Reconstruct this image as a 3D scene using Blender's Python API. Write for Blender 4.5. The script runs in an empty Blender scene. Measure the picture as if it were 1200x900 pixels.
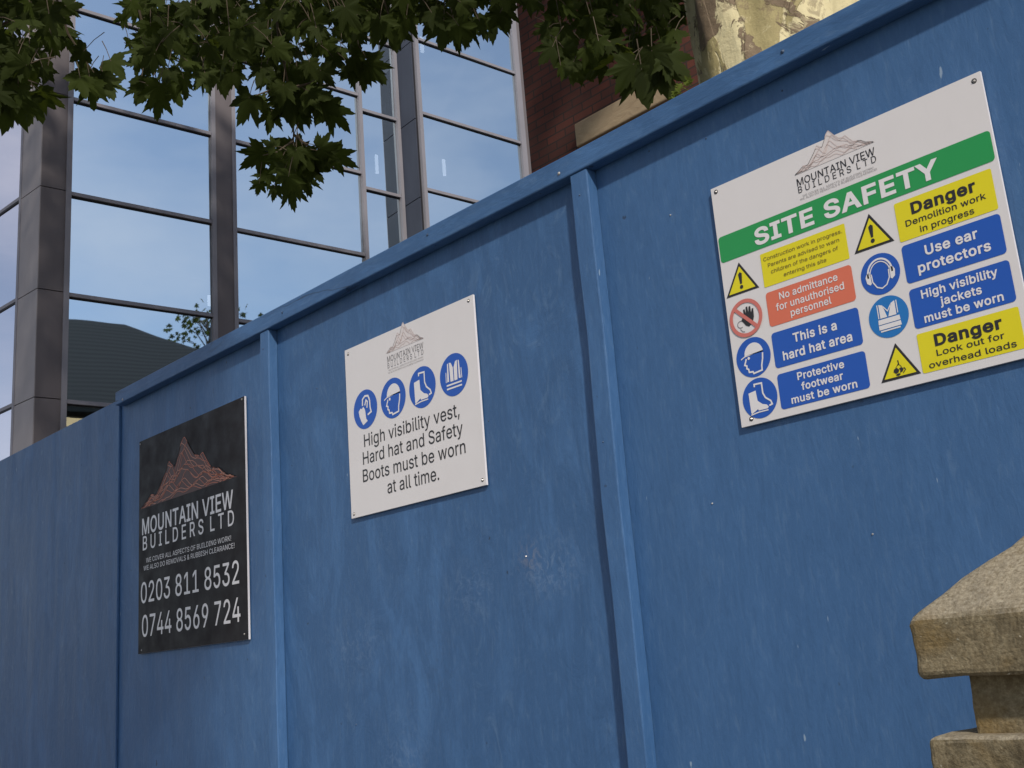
import bpy, bmesh, math, random
import numpy as np
from mathutils import Vector, Matrix, noise as mnoise
from mathutils.geometry import delaunay_2d_cdt

random.seed(7)
scene = bpy.context.scene
COL = scene.collection
def R(a): return math.radians(a)

# ------------------------------------------------------------------ camera
FPX, YAW, PITCH, ROLL, FACA = 1292.958, R(46.0492), R(14.1675), R(-4.5421), R(86.277)
EYE = Vector((0, 0, 1.5))
_f = Vector((-math.sin(YAW)*math.cos(PITCH), math.cos(YAW)*math.cos(PITCH), math.sin(PITCH)))
_r = Vector((math.cos(YAW), math.sin(YAW), 0)); _u = _r.cross(_f)
CR = _r*math.cos(ROLL) + _u*math.sin(ROLL)
CU = -_r*math.sin(ROLL) + _u*math.cos(ROLL)
CF = _f
cam = bpy.data.cameras.new('camera'); cam.sensor_width = 36; cam.sensor_fit = 'HORIZONTAL'
cam.lens = FPX/1200*36; cam.clip_start = 0.05; cam.clip_end = 3000
camo = bpy.data.objects.new('camera', cam); COL.objects.link(camo)
M = Matrix((CR, CU, -CF)).transposed().to_4x4(); M.translation = EYE
camo.matrix_world = M; scene.camera = camo

# ------------------------------------------------------------------ light
SUN = Vector((1.6, -1.0, 1.35)).normalized()           # towards the sun
SUN_EL = math.asin(SUN.z); SUN_AZ = math.atan2(SUN.x, SUN.y)
w = bpy.data.worlds.new('World'); scene.world = w; w.use_nodes = True
nt = w.node_tree; N = nt.nodes; L = nt.links
for n in list(N): N.remove(n)
out = N.new('ShaderNodeOutputWorld'); bg = N.new('ShaderNodeBackground'); bg.inputs[1].default_value = 0.12
sky = N.new('ShaderNodeTexSky'); sky.sky_type = 'NISHITA'; sky.sun_disc = False
sky.sun_elevation = SUN_EL; sky.sun_rotation = SUN_AZ
sky.air_density = 1.0; sky.dust_density = .5; sky.ozone_density = 1.2
tc = N.new('ShaderNodeTexCoord'); mp = N.new('ShaderNodeMapping'); mp.inputs['Scale'].default_value = (1.3, 1.3, 3.2)
nz = N.new('ShaderNodeTexNoise'); nz.inputs['Scale'].default_value = 1.9; nz.inputs['Detail'].default_value = 7; nz.inputs['Roughness'].default_value = .55
rp = N.new('ShaderNodeValToRGB'); rp.color_ramp.elements[0].position = .42; rp.color_ramp.elements[1].position = .75
rp.color_ramp.elements[0].color = (0.17, 0.17, 0.17, 1); rp.color_ramp.elements[1].color = (.70, .70, .70, 1)
mx = N.new('ShaderNodeMixRGB'); mx.inputs[2].default_value = (6.6, 6.5, 6.9, 1)
L.new(tc.outputs['Generated'], mp.inputs[0]); L.new(mp.outputs[0], nz.inputs['Vector'])
L.new(nz.outputs['Fac'], rp.inputs[0]); L.new(rp.outputs[0], mx.inputs[0])
L.new(sky.outputs[0], mx.inputs[1]); L.new(mx.outputs[0], bg.inputs[0]); L.new(bg.outputs[0], out.inputs[0])
sl = bpy.data.lights.new('sun', 'SUN'); sl.energy = 3.4; sl.angle = R(2.5); sl.color = (1.0, .93, .82)
so = bpy.data.objects.new('sun', sl); COL.objects.link(so)
so.rotation_euler = SUN.to_track_quat('Z', 'Y').to_euler()
so.location = (3, -6, 8)
vs = scene.view_settings
vs.view_transform = 'Standard'; vs.look = 'None'; vs.gamma = 1.0; vs.exposure = 0.02
vs.use_curve_mapping = False
scene.cycles.max_bounces = 8; scene.cycles.transparent_max_bounces = 12

# ------------------------------------------------------------------ measuring helpers
def ray(x, y):
    return (CF*FPX + CR*(x-600) - CU*(y-450)).normalized()
def project(P):
    d = Vector(P) - EYE; z = d.dot(CF)
    if z <= 0.05: return None
    return (600 + FPX*d.dot(CR)/z, 450 - FPX*d.dot(CU)/z)
D = 1.56                                                 # camera to plywood face, metres
def wall(x, y, Y=D):
    d = ray(x, y); return EYE + d*(Y/d.y)
def wx(x, y, Y=D): return wall(x, y, Y).x
def wz(x, y, Y=D): return wall(x, y, Y).z
def on_plane(x, y, p0, n):
    d = ray(x, y); return EYE + d*((Vector(p0)-EYE).dot(n)/d.dot(n))
def at_dist(x, y, dist): return EYE + ray(x, y)*dist

# ------------------------------------------------------------------ materials
def mat(name, color, rough=.6, spec=.5, metal=0.0):
    m = bpy.data.materials.new(name); m.use_nodes = True
    b = m.node_tree.nodes['Principled BSDF']
    b.inputs['Base Color'].default_value = (*color, 1); b.inputs['Roughness'].default_value = rough
    b.inputs['Specular IOR Level'].default_value = spec; b.inputs['Metallic'].default_value = metal
    return m
class NB:
    def __init__(s, m): s.t = m.node_tree; s.b = s.t.nodes['Principled BSDF']; s.o = s.t.nodes['Material Output']
    def n(s, typ, **kw):
        nd = s.t.nodes.new(typ)
        for k, v in kw.items():
            if k.startswith('_'): setattr(nd, k[1:], v)
            else: nd.inputs[k].default_value = v
        return nd
    def l(s, a, b): s.t.links.new(a, b)
    def coords(s, scale=(1,1,1), loc=(0,0,0)):
        c = s.n('ShaderNodeTexCoord'); m = s.n('ShaderNodeMapping'); m.inputs['Scale'].default_value = scale; m.inputs['Location'].default_value = loc
        s.l(c.outputs['Object'], m.inputs[0]); return m.outputs[0]
    def noise(s, vec, scale, detail=5, rough=.55, dist=0):
        n = s.n('ShaderNodeTexNoise', Scale=scale, Detail=detail, Roughness=rough, Distortion=dist); s.l(vec, n.inputs['Vector']); return n.outputs['Fac']
    def ramp(s, fac, stops, interp='LINEAR'):
        r = s.n('ShaderNodeValToRGB'); r.color_ramp.interpolation = interp
        e = r.color_ramp.elements
        while len(e) < len(stops): e.new(.5)
        for k, (p, c) in zip(e, stops):
            k.position = p; k.color = (*c, 1) if not isinstance(c, (int, float)) else (c, c, c, 1)
        s.l(fac, r.inputs[0]); return r.outputs[0]
    def mix(s, fac, a, b, mode='MIX'):
        m = s.n('ShaderNodeMixRGB', _blend_type=mode)
        for i, v in enumerate((fac, a, b)):
            if hasattr(v, 'is_output'): s.l(v, m.inputs[i])
            elif isinstance(v, (int, float)): m.inputs[i].default_value = v if i == 0 else (v, v, v, 1)
            else: m.inputs[i].default_value = (*v, 1)
        return m.outputs[0]
    def math(s, op, a, b=0.0):
        m = s.n('ShaderNodeMath', _operation=op)
        for i, v in enumerate((a, b)):
            if hasattr(v, 'is_output'): s.l(v, m.inputs[i])
            else: m.inputs[i].default_value = v
        return m.outputs[0]
    def bump(s, h, strength=.3, dist=.01, prev=None):
        b = s.n('ShaderNodeBump', Strength=strength, Distance=dist); s.l(h, b.inputs['Height'])
        if prev is not None: s.l(prev, b.inputs['Normal'])
        return b.outputs[0]

def blue_paint(name, seed, tone=1.0, vertical=True, rough_=1.0):
    m = mat(name, (.05, .13, .3), .5, .45); q = NB(m)
    off = (seed*3.7, seed*1.3, seed*2.1)
    st = (1, 1, .10) if vertical else (.10, 1, 1)
    v1 = q.coords(st, off); v0 = q.coords((1, 1, 1), off); v2 = q.coords((1, 1, .35) if vertical else (.35, 1, 1), off)
    def st3(k): return (1, 1, k) if vertical else (k, 1, 1)
    fleck = q.noise(q.coords(st3(.22), off), 105, 5, .7, .4)     # short fibres of the ply under the coat
    grain = q.noise(q.coords(st3(.05), off), 70, 4, .65, .2)     # longer grain
    streak = q.noise(v1, 16, 5, .62, .7)                         # brush strokes
    broad = q.noise(v2, 3.0, 5, .6, .6)                          # worn and fresher coats
    patch = q.noise(q.coords(st3(.38), (off[1], off[2], off[0])), 8.5, 6, .62, 1.1)
    fine = q.noise(v0, 420, 3, .6)
    swirl = q.noise(q.coords(st3(.55), off), 12, 8, .72, 2.4)
    sat = tone
    dk = tuple(c*sat for c in (.0365, .103, .238)); lt = tuple(c*sat for c in (.054, .136, .294)); pale = tuple(c*sat for c in (.115, .200, .335))
    c = q.mix(q.ramp(streak, [(.30, .5-.5*rough_), (.70, .5+.5*rough_)]), dk, lt)
    c = q.mix(q.ramp(patch, [(.47, 0), (.53, .55*rough_)]), c, tuple(x*.90 for x in dk))
    c = q.mix(q.ramp(patch, [(.36, .40*rough_), (.42, 0)]), c, tuple(x*1.22 for x in lt))
    c = q.mix(q.ramp(fleck, [(.50, 0), (.72, .42)]), c, tuple(x*.78 for x in dk))
    c = q.mix(q.ramp(fleck, [(.30, .30), (.46, 0)]), c, pale)
    c = q.mix(q.math('MULTIPLY', q.ramp(grain, [(.52, 0), (.74, .38*rough_)]), q.ramp(swirl, [(.4, .1), (.6, 1)])), c, tuple(x*.74 for x in dk))
    c = q.mix(q.ramp(broad, [(.42, .0), (.7, .26)]), c, tuple(x*.86 for x in dk))
    rub = q.math('MULTIPLY', q.ramp(swirl, [(.54, 0), (.64, 1)]), q.ramp(broad, [(.46, 0), (.58, 1)]))
    c = q.mix(q.math('MULTIPLY', rub, .34*rough_), c, pale)
    if not vertical:
        ck = q.noise(q.coords((.16, 1, 1), (seed, 2, .4)), 9, 4, .55, .6); msk = q.noise(v0, 1.7, 2, .5)
        c = q.mix(q.math('MULTIPLY', q.ramp(ck, [(.484, 0), (.5, 1), (.516, 0)]), q.ramp(msk, [(.5, 0), (.58, .85)])), c, (.012, .03, .07))
    pt = q.noise(q.coords((1, 1, .3) if vertical else (.3, 1, 1), off), 55, 2, .5)
    c = q.mix(q.ramp(pt, [(.775, 0), (.79, .6)]), c, (.36, .45, .55))    # paint chips
    pd = q.noise(q.coords((1, 1, .8), (off[2], off[0], 5)), 38, 2, .5)
    c = q.mix(q.ramp(pd, [(.755, 0), (.785, .8)]), c, (.02, .035, .07))   # small dark dents
    q.l(c, q.b.inputs['Base Color'])
    q.l(q.ramp(streak, [(.2, .40), (.8, .62)]), q.b.inputs['Roughness'])
    b1 = q.bump(fine, .2, .0008); b2 = q.bump(fleck, .5, .0022, b1); b3 = q.bump(swirl, .4*rough_, .004, b2)
    q.l(b3, q.b.inputs['Normal'])
    return m
def stain(m, P):                                         # rusty nail stain and pale scuffs round it
    q = NB(m); lk = q.b.inputs['Base Color'].links[0]; src = lk.from_socket
    c = q.n('ShaderNodeTexCoord')
    def near(off, r, sc):
        v = q.n('ShaderNodeVectorMath', _operation='SUBTRACT'); q.l(c.outputs['Object'], v.inputs[0]); v.inputs[1].default_value = off
        k = q.n('ShaderNodeVectorMath', _operation='MULTIPLY'); q.l(v.outputs[0], k.inputs[0]); k.inputs[1].default_value = sc
        d = q.n('ShaderNodeVectorMath', _operation='LENGTH'); q.l(k.outputs[0], d.inputs[0]); return q.ramp(d.outputs['Value'], [(r*.2, 1), (r, 0)])
    n = q.noise(q.coords(), 45, 6, .7, 1.5)
    o = src
    for (dx, dz, r, col, amt, sc) in ((0, 0, .045, (.16, .125, .13), .75, (1, 1, 1)), (.05, -.03, .14, (.19, .27, .40), .6, (1, 1, 1.6)), (-.19, -.05, .12, (.17, .25, .38), .5, (1, 1, 1.5)), (-.30, -.20, .16, (.04, .085, .18), .6, (1.6, 1, 1)), (-.62, -.14, .16, (.17, .25, .38), .45, (1, 1, 1.4)), (-.08, -.52, .12, (.17, .25, .38), .5, (1, 1, 1)), (-.45, -.42, .13, (.17, .25, .38), .45, (1, 1, .7))):
        f = q.math('MULTIPLY', near((P.x+3.0+dx, 0, P.z+dz), r, sc), q.ramp(n, [(.48, 0), (.62, amt*.6)]))
        o = q.mix(f, o, col)
    q.l(o, q.b.inputs['Base Color'])
BLUE = [blue_paint('blue_paint_sheet_%d' % i, i+1, t, True, r_) for i, (t, r_) in enumerate(((1, .8), (.97, 1), (1.02, .32), (.98, 1)))]
stain(BLUE[3], wall(620, 651))
BLUE_BATTEN = blue_paint('blue_paint_batten', 9, 1.03, True, .5)
BLUE_RAIL = blue_paint('blue_paint_rail', 12, .98, False)
WOOD_EDGE = blue_paint('blue_paint_edge', 15, 1.1)

def print_mat(name, c, rough=.35):
    m = mat(name, c, rough, .45); q = NB(m)
    n = q.noise(q.coords(), 14, 4, .6); n2 = q.noise(q.coords((1, 1, .25), (4, 2, 1)), 60, 3, .6)
    k = q.mix(q.ramp(n, [(.35, 0), (.75, .10)]), c, tuple(x*.72+.01 for x in c))
    k = q.mix(q.ramp(n2, [(.62, 0), (.78, .10)]), k, tuple(x*.75+.012 for x in c))
    q.l(k, q.b.inputs['Base Color'])
    q.l(q.ramp(n, [(.3, rough*.8), (.7, rough*1.35)]), q.b.inputs['Roughness'])
    q.l(q.bump(q.noise(q.coords(), 6, 2, .5), .06, .01), q.b.inputs['Normal'])
    return m
WHITE = print_mat('white_board', (.69, .655, .655))
BLACKB = print_mat('black_board', (.016, .0135, .015), .55)
BLACKB.node_tree.nodes['Principled BSDF'].inputs['Specular IOR Level'].default_value = .22
EDGE = mat('board_edge_white', (.72, .70, .74), .5)
GREEN = print_mat('sign_green', (.018, .28, .07))
YELLOW = print_mat('sign_yellow', (.72, .62, .005))
SBLUE = print_mat('sign_blue', (.012, .085, .42))
SBLUE2 = print_mat('sign_blue_light', (.012, .16, .47))
RED = print_mat('sign_red', (.66, .155, .085))
PINK = print_mat('sign_ring_red', (.58, .16, .13))
INK = mat('ink_black', (.018, .015, .015), .4)
INKW = mat('ink_white', (.72, .69, .70), .4)
INKG = mat('ink_grey', (.20, .19, .20), .45)
INKF = mat('ink_faint', (.36, .34, .34), .45)
ORANGE = mat('ink_orange', (.56, .15, .07), .45)
ORANGE_L = mat('ink_orange_light', (.62, .25, .15), .45)
MTN_FILL = mat('ink_mountain_fill', (.07, .022, .017), .5)
MTN_PALE = mat('ink_pale_mountain', (.66, .60, .59), .45)
MTN_LINE = mat('ink_pale_mountain_line', (.57, .45, .42), .45)
ZINC = mat('screw_zinc', (.45, .43, .42), .35, .5, .8)
DARKMETAL = mat('screw_hole', (.03, .03, .03), .6)

# ------------------------------------------------------------------ building helpers
def tag(o, label, cat, group=None, kind=None):
    if label: o['label'] = label
    if cat: o['category'] = cat
    if group: o['group'] = group
    if kind: o['kind'] = kind
    return o
def thing(name, loc, label, cat, group=None):
    o = bpy.data.objects.new(name, None); COL.objects.link(o); o.location = loc
    o.empty_display_size = .2
    return tag(o, label, cat, group)
ROOT = {}
def origin(o):
    v = Vector((0, 0, 0))
    while o is not None: v += o.location; o = o.parent
    return v
class MB:
    def __init__(s): s.v = []; s.f = []; s.mi = []; s.smooth = False
    def add(s, vs, fs, mi=0):
        b = len(s.v); s.v += [tuple(v) for v in vs]; s.f += [tuple(b+i for i in f) for f in fs]; s.mi += [mi]*len(fs); return s
    def box(s, x0, x1, y0, y1, z0, z1, mi=0):
        return s.add([(x0,y0,z0),(x1,y0,z0),(x1,y1,z0),(x0,y1,z0),(x0,y0,z1),(x1,y0,z1),(x1,y1,z1),(x0,y1,z1)],
              [(0,3,2,1),(4,5,6,7),(0,1,5,4),(1,2,6,5),(2,3,7,6),(3,0,4,7)], mi)
    def prism(s, p0, ax, ay, az, mi=0):                     # box from a corner and three edge vectors
        p0, ax, ay, az = map(Vector, (p0, ax, ay, az))
        c = [p0, p0+ax, p0+ax+ay, p0+ay]; c += [k+az for k in c]
        fs = [(0,3,2,1),(4,5,6,7),(0,1,5,4),(1,2,6,5),(2,3,7,6),(3,0,4,7)]
        if ax.cross(ay).dot(az) < 0: fs = [f[::-1] for f in fs]
        return s.add(c, fs, mi)
    def poly(s, pts, mi=0): return s.add(pts, [tuple(range(len(pts)))], mi)
    def tube(s, path, radii, seg=8, cap=True):
        path = [Vector(p) for p in path]; n = len(path); vs = []
        ref = Vector((.31, .2, .93))
        for i, p in enumerate(path):
            t = (path[min(i+1, n-1)] - path[max(i-1, 0)]).normalized()
            a = t.cross(ref)
            if a.length < .05: a = t.cross(Vector((1, 0, 0)))
            a.normalize(); b = t.cross(a)
            for k in range(seg):
                an = 2*math.pi*k/seg; vs.append(p + (a*math.cos(an) + b*math.sin(an))*radii[i])
        fs = []
        for i in range(n-1):
            for k in range(seg):
                k2 = (k+1) % seg; fs.append((i*seg+k, i*seg+k2, (i+1)*seg+k2, (i+1)*seg+k))
        if cap: fs.append(tuple(range(seg))[::-1]); fs.append(tuple((n-1)*seg+k for k in range(seg)))
        return s.add(vs, fs)
    def build(s, name, mats, parent=None, bevel=0, smooth=False, seg=2):
        me = bpy.data.meshes.new(name); o0 = origin(parent)
        me.from_pydata([(v[0]-o0.x, v[1]-o0.y, v[2]-o0.z) for v in s.v], [], s.f)
        for m in (mats if isinstance(mats, (list, tuple)) else [mats]): me.materials.append(m)
        me.polygons.foreach_set('material_index', s.mi)
        if smooth: me.polygons.foreach_set('use_smooth', [True]*len(me.polygons))
        me.update()
        o = bpy.data.objects.new(name, me); COL.objects.link(o); o.parent = parent
        if bevel:
            bm = bmesh.new(); bm.from_mesh(me); bmesh.ops.remove_doubles(bm, verts=bm.verts, dist=1e-6)
            bmesh.ops.recalc_face_normals(bm, faces=bm.faces)
            bmesh.ops.bevel(bm, geom=bm.edges[:], offset=bevel, segments=seg, affect='EDGES', profile=.5); bm.to_mesh(me); bm.free()
        return o

# ------------------------------------------------------------------ ground
def ground():
    m = mat('asphalt', (.05, .05, .05), .85); q = NB(m); n = q.noise(q.coords(), 60, 4); q.l(q.mix(n, (.035, .035, .036), (.075, .073, .07)), q.b.inputs['Base Color'])
    b = MB(); b.poly([(-400,-400,0),(400,-400,0),(400,400,0),(-400,400,0)]); tag(b.build('ground', m), None, None, kind='structure')
    p = mat('paving_slabs', (.25, .24, .22), .8); q = NB(p)
    br = q.n('ShaderNodeTexBrick', Scale=1.0); br.inputs['Color1'].default_value = (.27,.25,.22,1); br.inputs['Color2'].default_value = (.21,.2,.185,1); br.inputs['Mortar'].default_value = (.08,.08,.075,1)
    br.inputs['Mortar Size'].default_value = .008; br.inputs['Brick Width'].default_value = .9; br.inputs['Row Height'].default_value = .6
    q.l(q.coords(), br.inputs['Vector']); q.l(q.mix(q.noise(q.coords(), 9), br.outputs[0], (.2,.19,.17), 'MULTIPLY') if False else br.outputs[0], q.b.inputs['Base Color'])
    b = MB(); b.box(-40, 40, -2.6, 1.50, -.02, .10); tag(b.build('pavement', p), None, None, kind='structure')
    e = mat('site_earth', (.16, .13, .09), .95); b = MB(); b.poly([(-60,1.62,.02),(60,1.62,.02),(60,60,.02),(-60,60,.02)]); tag(b.build('site_ground', e), None, None, kind='structure')
ground()

# ------------------------------------------------------------------ hoarding
NAILB = mat('painted_nail', (.03, .06, .12), .5)
def hoarding():
    t = thing('site_hoarding', (-3.0, D, 0), 'long blue painted plywood hoarding with battens and a top rail, carrying the three signs', 'hoarding')
    joints = [2.295, 1.075, -.145, -1.365, -2.585, -3.545]
    top = wz(137, 474, D) + .012
    for i in range(len(joints)-1):
        b = MB(); b.box(joints[i+1]+.0015, joints[i]-.0015, D, D+.018, .10, top)
        b.build('plywood_sheet', BLUE[i % 4], t, bevel=.0015, seg=1)
    # sheets further along stand a board's thickness forward and have no rail
    x = -3.530
    tl = wz(0, 549, D-.018)
    i = 0
    while x > -9.0:
        b = MB(); b.box(x-1.219, x, D-.009, D-.0006, .10, top - .004 - (0 if i == 0 else .006*(i % 2)))
        b.build('plywood_sheet', BLUE[(i+3) % 4], t, bevel=.0015, seg=1); x -= 1.222; i += 1
    p = .029
    for xl, xr in ((wx(668, 205, D-p), wx(688.5, 212, D-p)), (wx(304.3, 400, D-p), wx(314.3, 398, D-p)), (-.17, -.122), (1.05, 1.098)):
        b = MB(); n = 14
        # a slightly bowed sawn batten
        for k in range(n):
            pass
        vs = []; fs = []
        zb, zt = .12, wz(668, 206, D-p)
        for k in range(n+1):
            z = zb + (zt-zb)*k/n; d = .0018*math.sin(k*1.7+xl*9) ; e = .0012*math.sin(k*2.3+xl*5)
            vs += [(xl+d, D-p+e, z), (xr+d*.6, D-p+e, z), (xr+d*.6, D-.0005, z), (xl+d, D-.0005, z)]
        for k in range(n):
            a = k*4
            for j in range(4): fs.append((a+j, a+(j+1) % 4, a+4+(j+1) % 4, a+4+j))
        fs.append((3,2,1,0)); fs.append((n*4, n*4+1, n*4+2, n*4+3))
        b.add(vs, fs); o = b.build('batten', BLUE_BATTEN, t)
        bv = o.modifiers.new('bevel', 'BEVEL'); bv.width = .0025; bv.segments = 2; bv.limit_method = 'ANGLE'
        for zz in (zt-.05, zt-.55, zt-1.15):
            cx = (xl+xr)/2 + random.uniform(-.006, .006)
            s = MB(); s.add(*disc3(cx, D-p-.0012, zz, .0028)); s.build('nail', NAILB, o)
    pr = .032
    zt, zb = wz(668, 178.5, D-pr), wz(668, 204.5, D-pr)
    b = MB(); n = 30; vs = []; fs = []
    x0, x1 = wx(135, 463, D-pr), 2.3
    for k in range(n+1):
        X = x0 + (x1-x0)*k/n; e = .0022*mnoise.noise((X*1.7, 3, 1)); d = .002*mnoise.noise((X*1.3, 9, 4))
        vs += [(X, D-pr+d, zb+e), (X, D-pr+d*1.3, zt+e*.8), (X, D+.03, zt+e*.8), (X, D+.03, zt-.012), (X, D-.0008, zt-.012), (X, D-.0008, zb+e)]
    for k in range(n):
        a = k*6
        for j in range(6): fs.append((a+j, a+6+j, a+6+(j+1) % 6, a+(j+1) % 6))
    fs.append((0,1,2,3,4,5)); fs.append(tuple(n*6+j for j in (5,4,3,2,1,0)))
    b.add(vs, fs); o = b.build('top_rail', BLUE_RAIL, t)
    bv = o.modifiers.new('bevel', 'BEVEL'); bv.width = .003; bv.segments = 2; bv.limit_method = 'ANGLE'
    for px, py in ((654, 203), (143, 468), (916, 60), (330, 366), (500, 275)):
        P = wall(px, py, D-pr-.0025); s = MB(); s.add(*disc3(P.x, D-pr-.0025, P.z, .004)); s.build('nail', ZINC if px in (654, 143) else NAILB, o)
    # a little timber crack running along the rail
    # nails through the sheets
    for px, py in ((827, 162), (760, 177), (916, 106), (785, 252), (834, 590), (1022, 626), (616, 652), (572, 493), (371, 455), (417, 849), (75, 660), (95, 545)):
        yy = D-.0015 if px > 141 else D-.0105
        P = wall(px, py, yy); s = MB(); s.add(*disc3(P.x, yy, P.z, .0021)); s.build('nail', ZINC if px in (785, 1022, 834, 616) else NAILB, t)
def disc3(cx, y, cz, r, n=10, dome=.0012):
    vs = [(cx + r*math.cos(2*math.pi*k/n), y+.002, cz + r*math.sin(2*math.pi*k/n)) for k in range(n)] + [(cx, y-dome, cz)]
    return vs, [(k, (k+1) % n, n) for k in range(n)]
hoarding()

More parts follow.
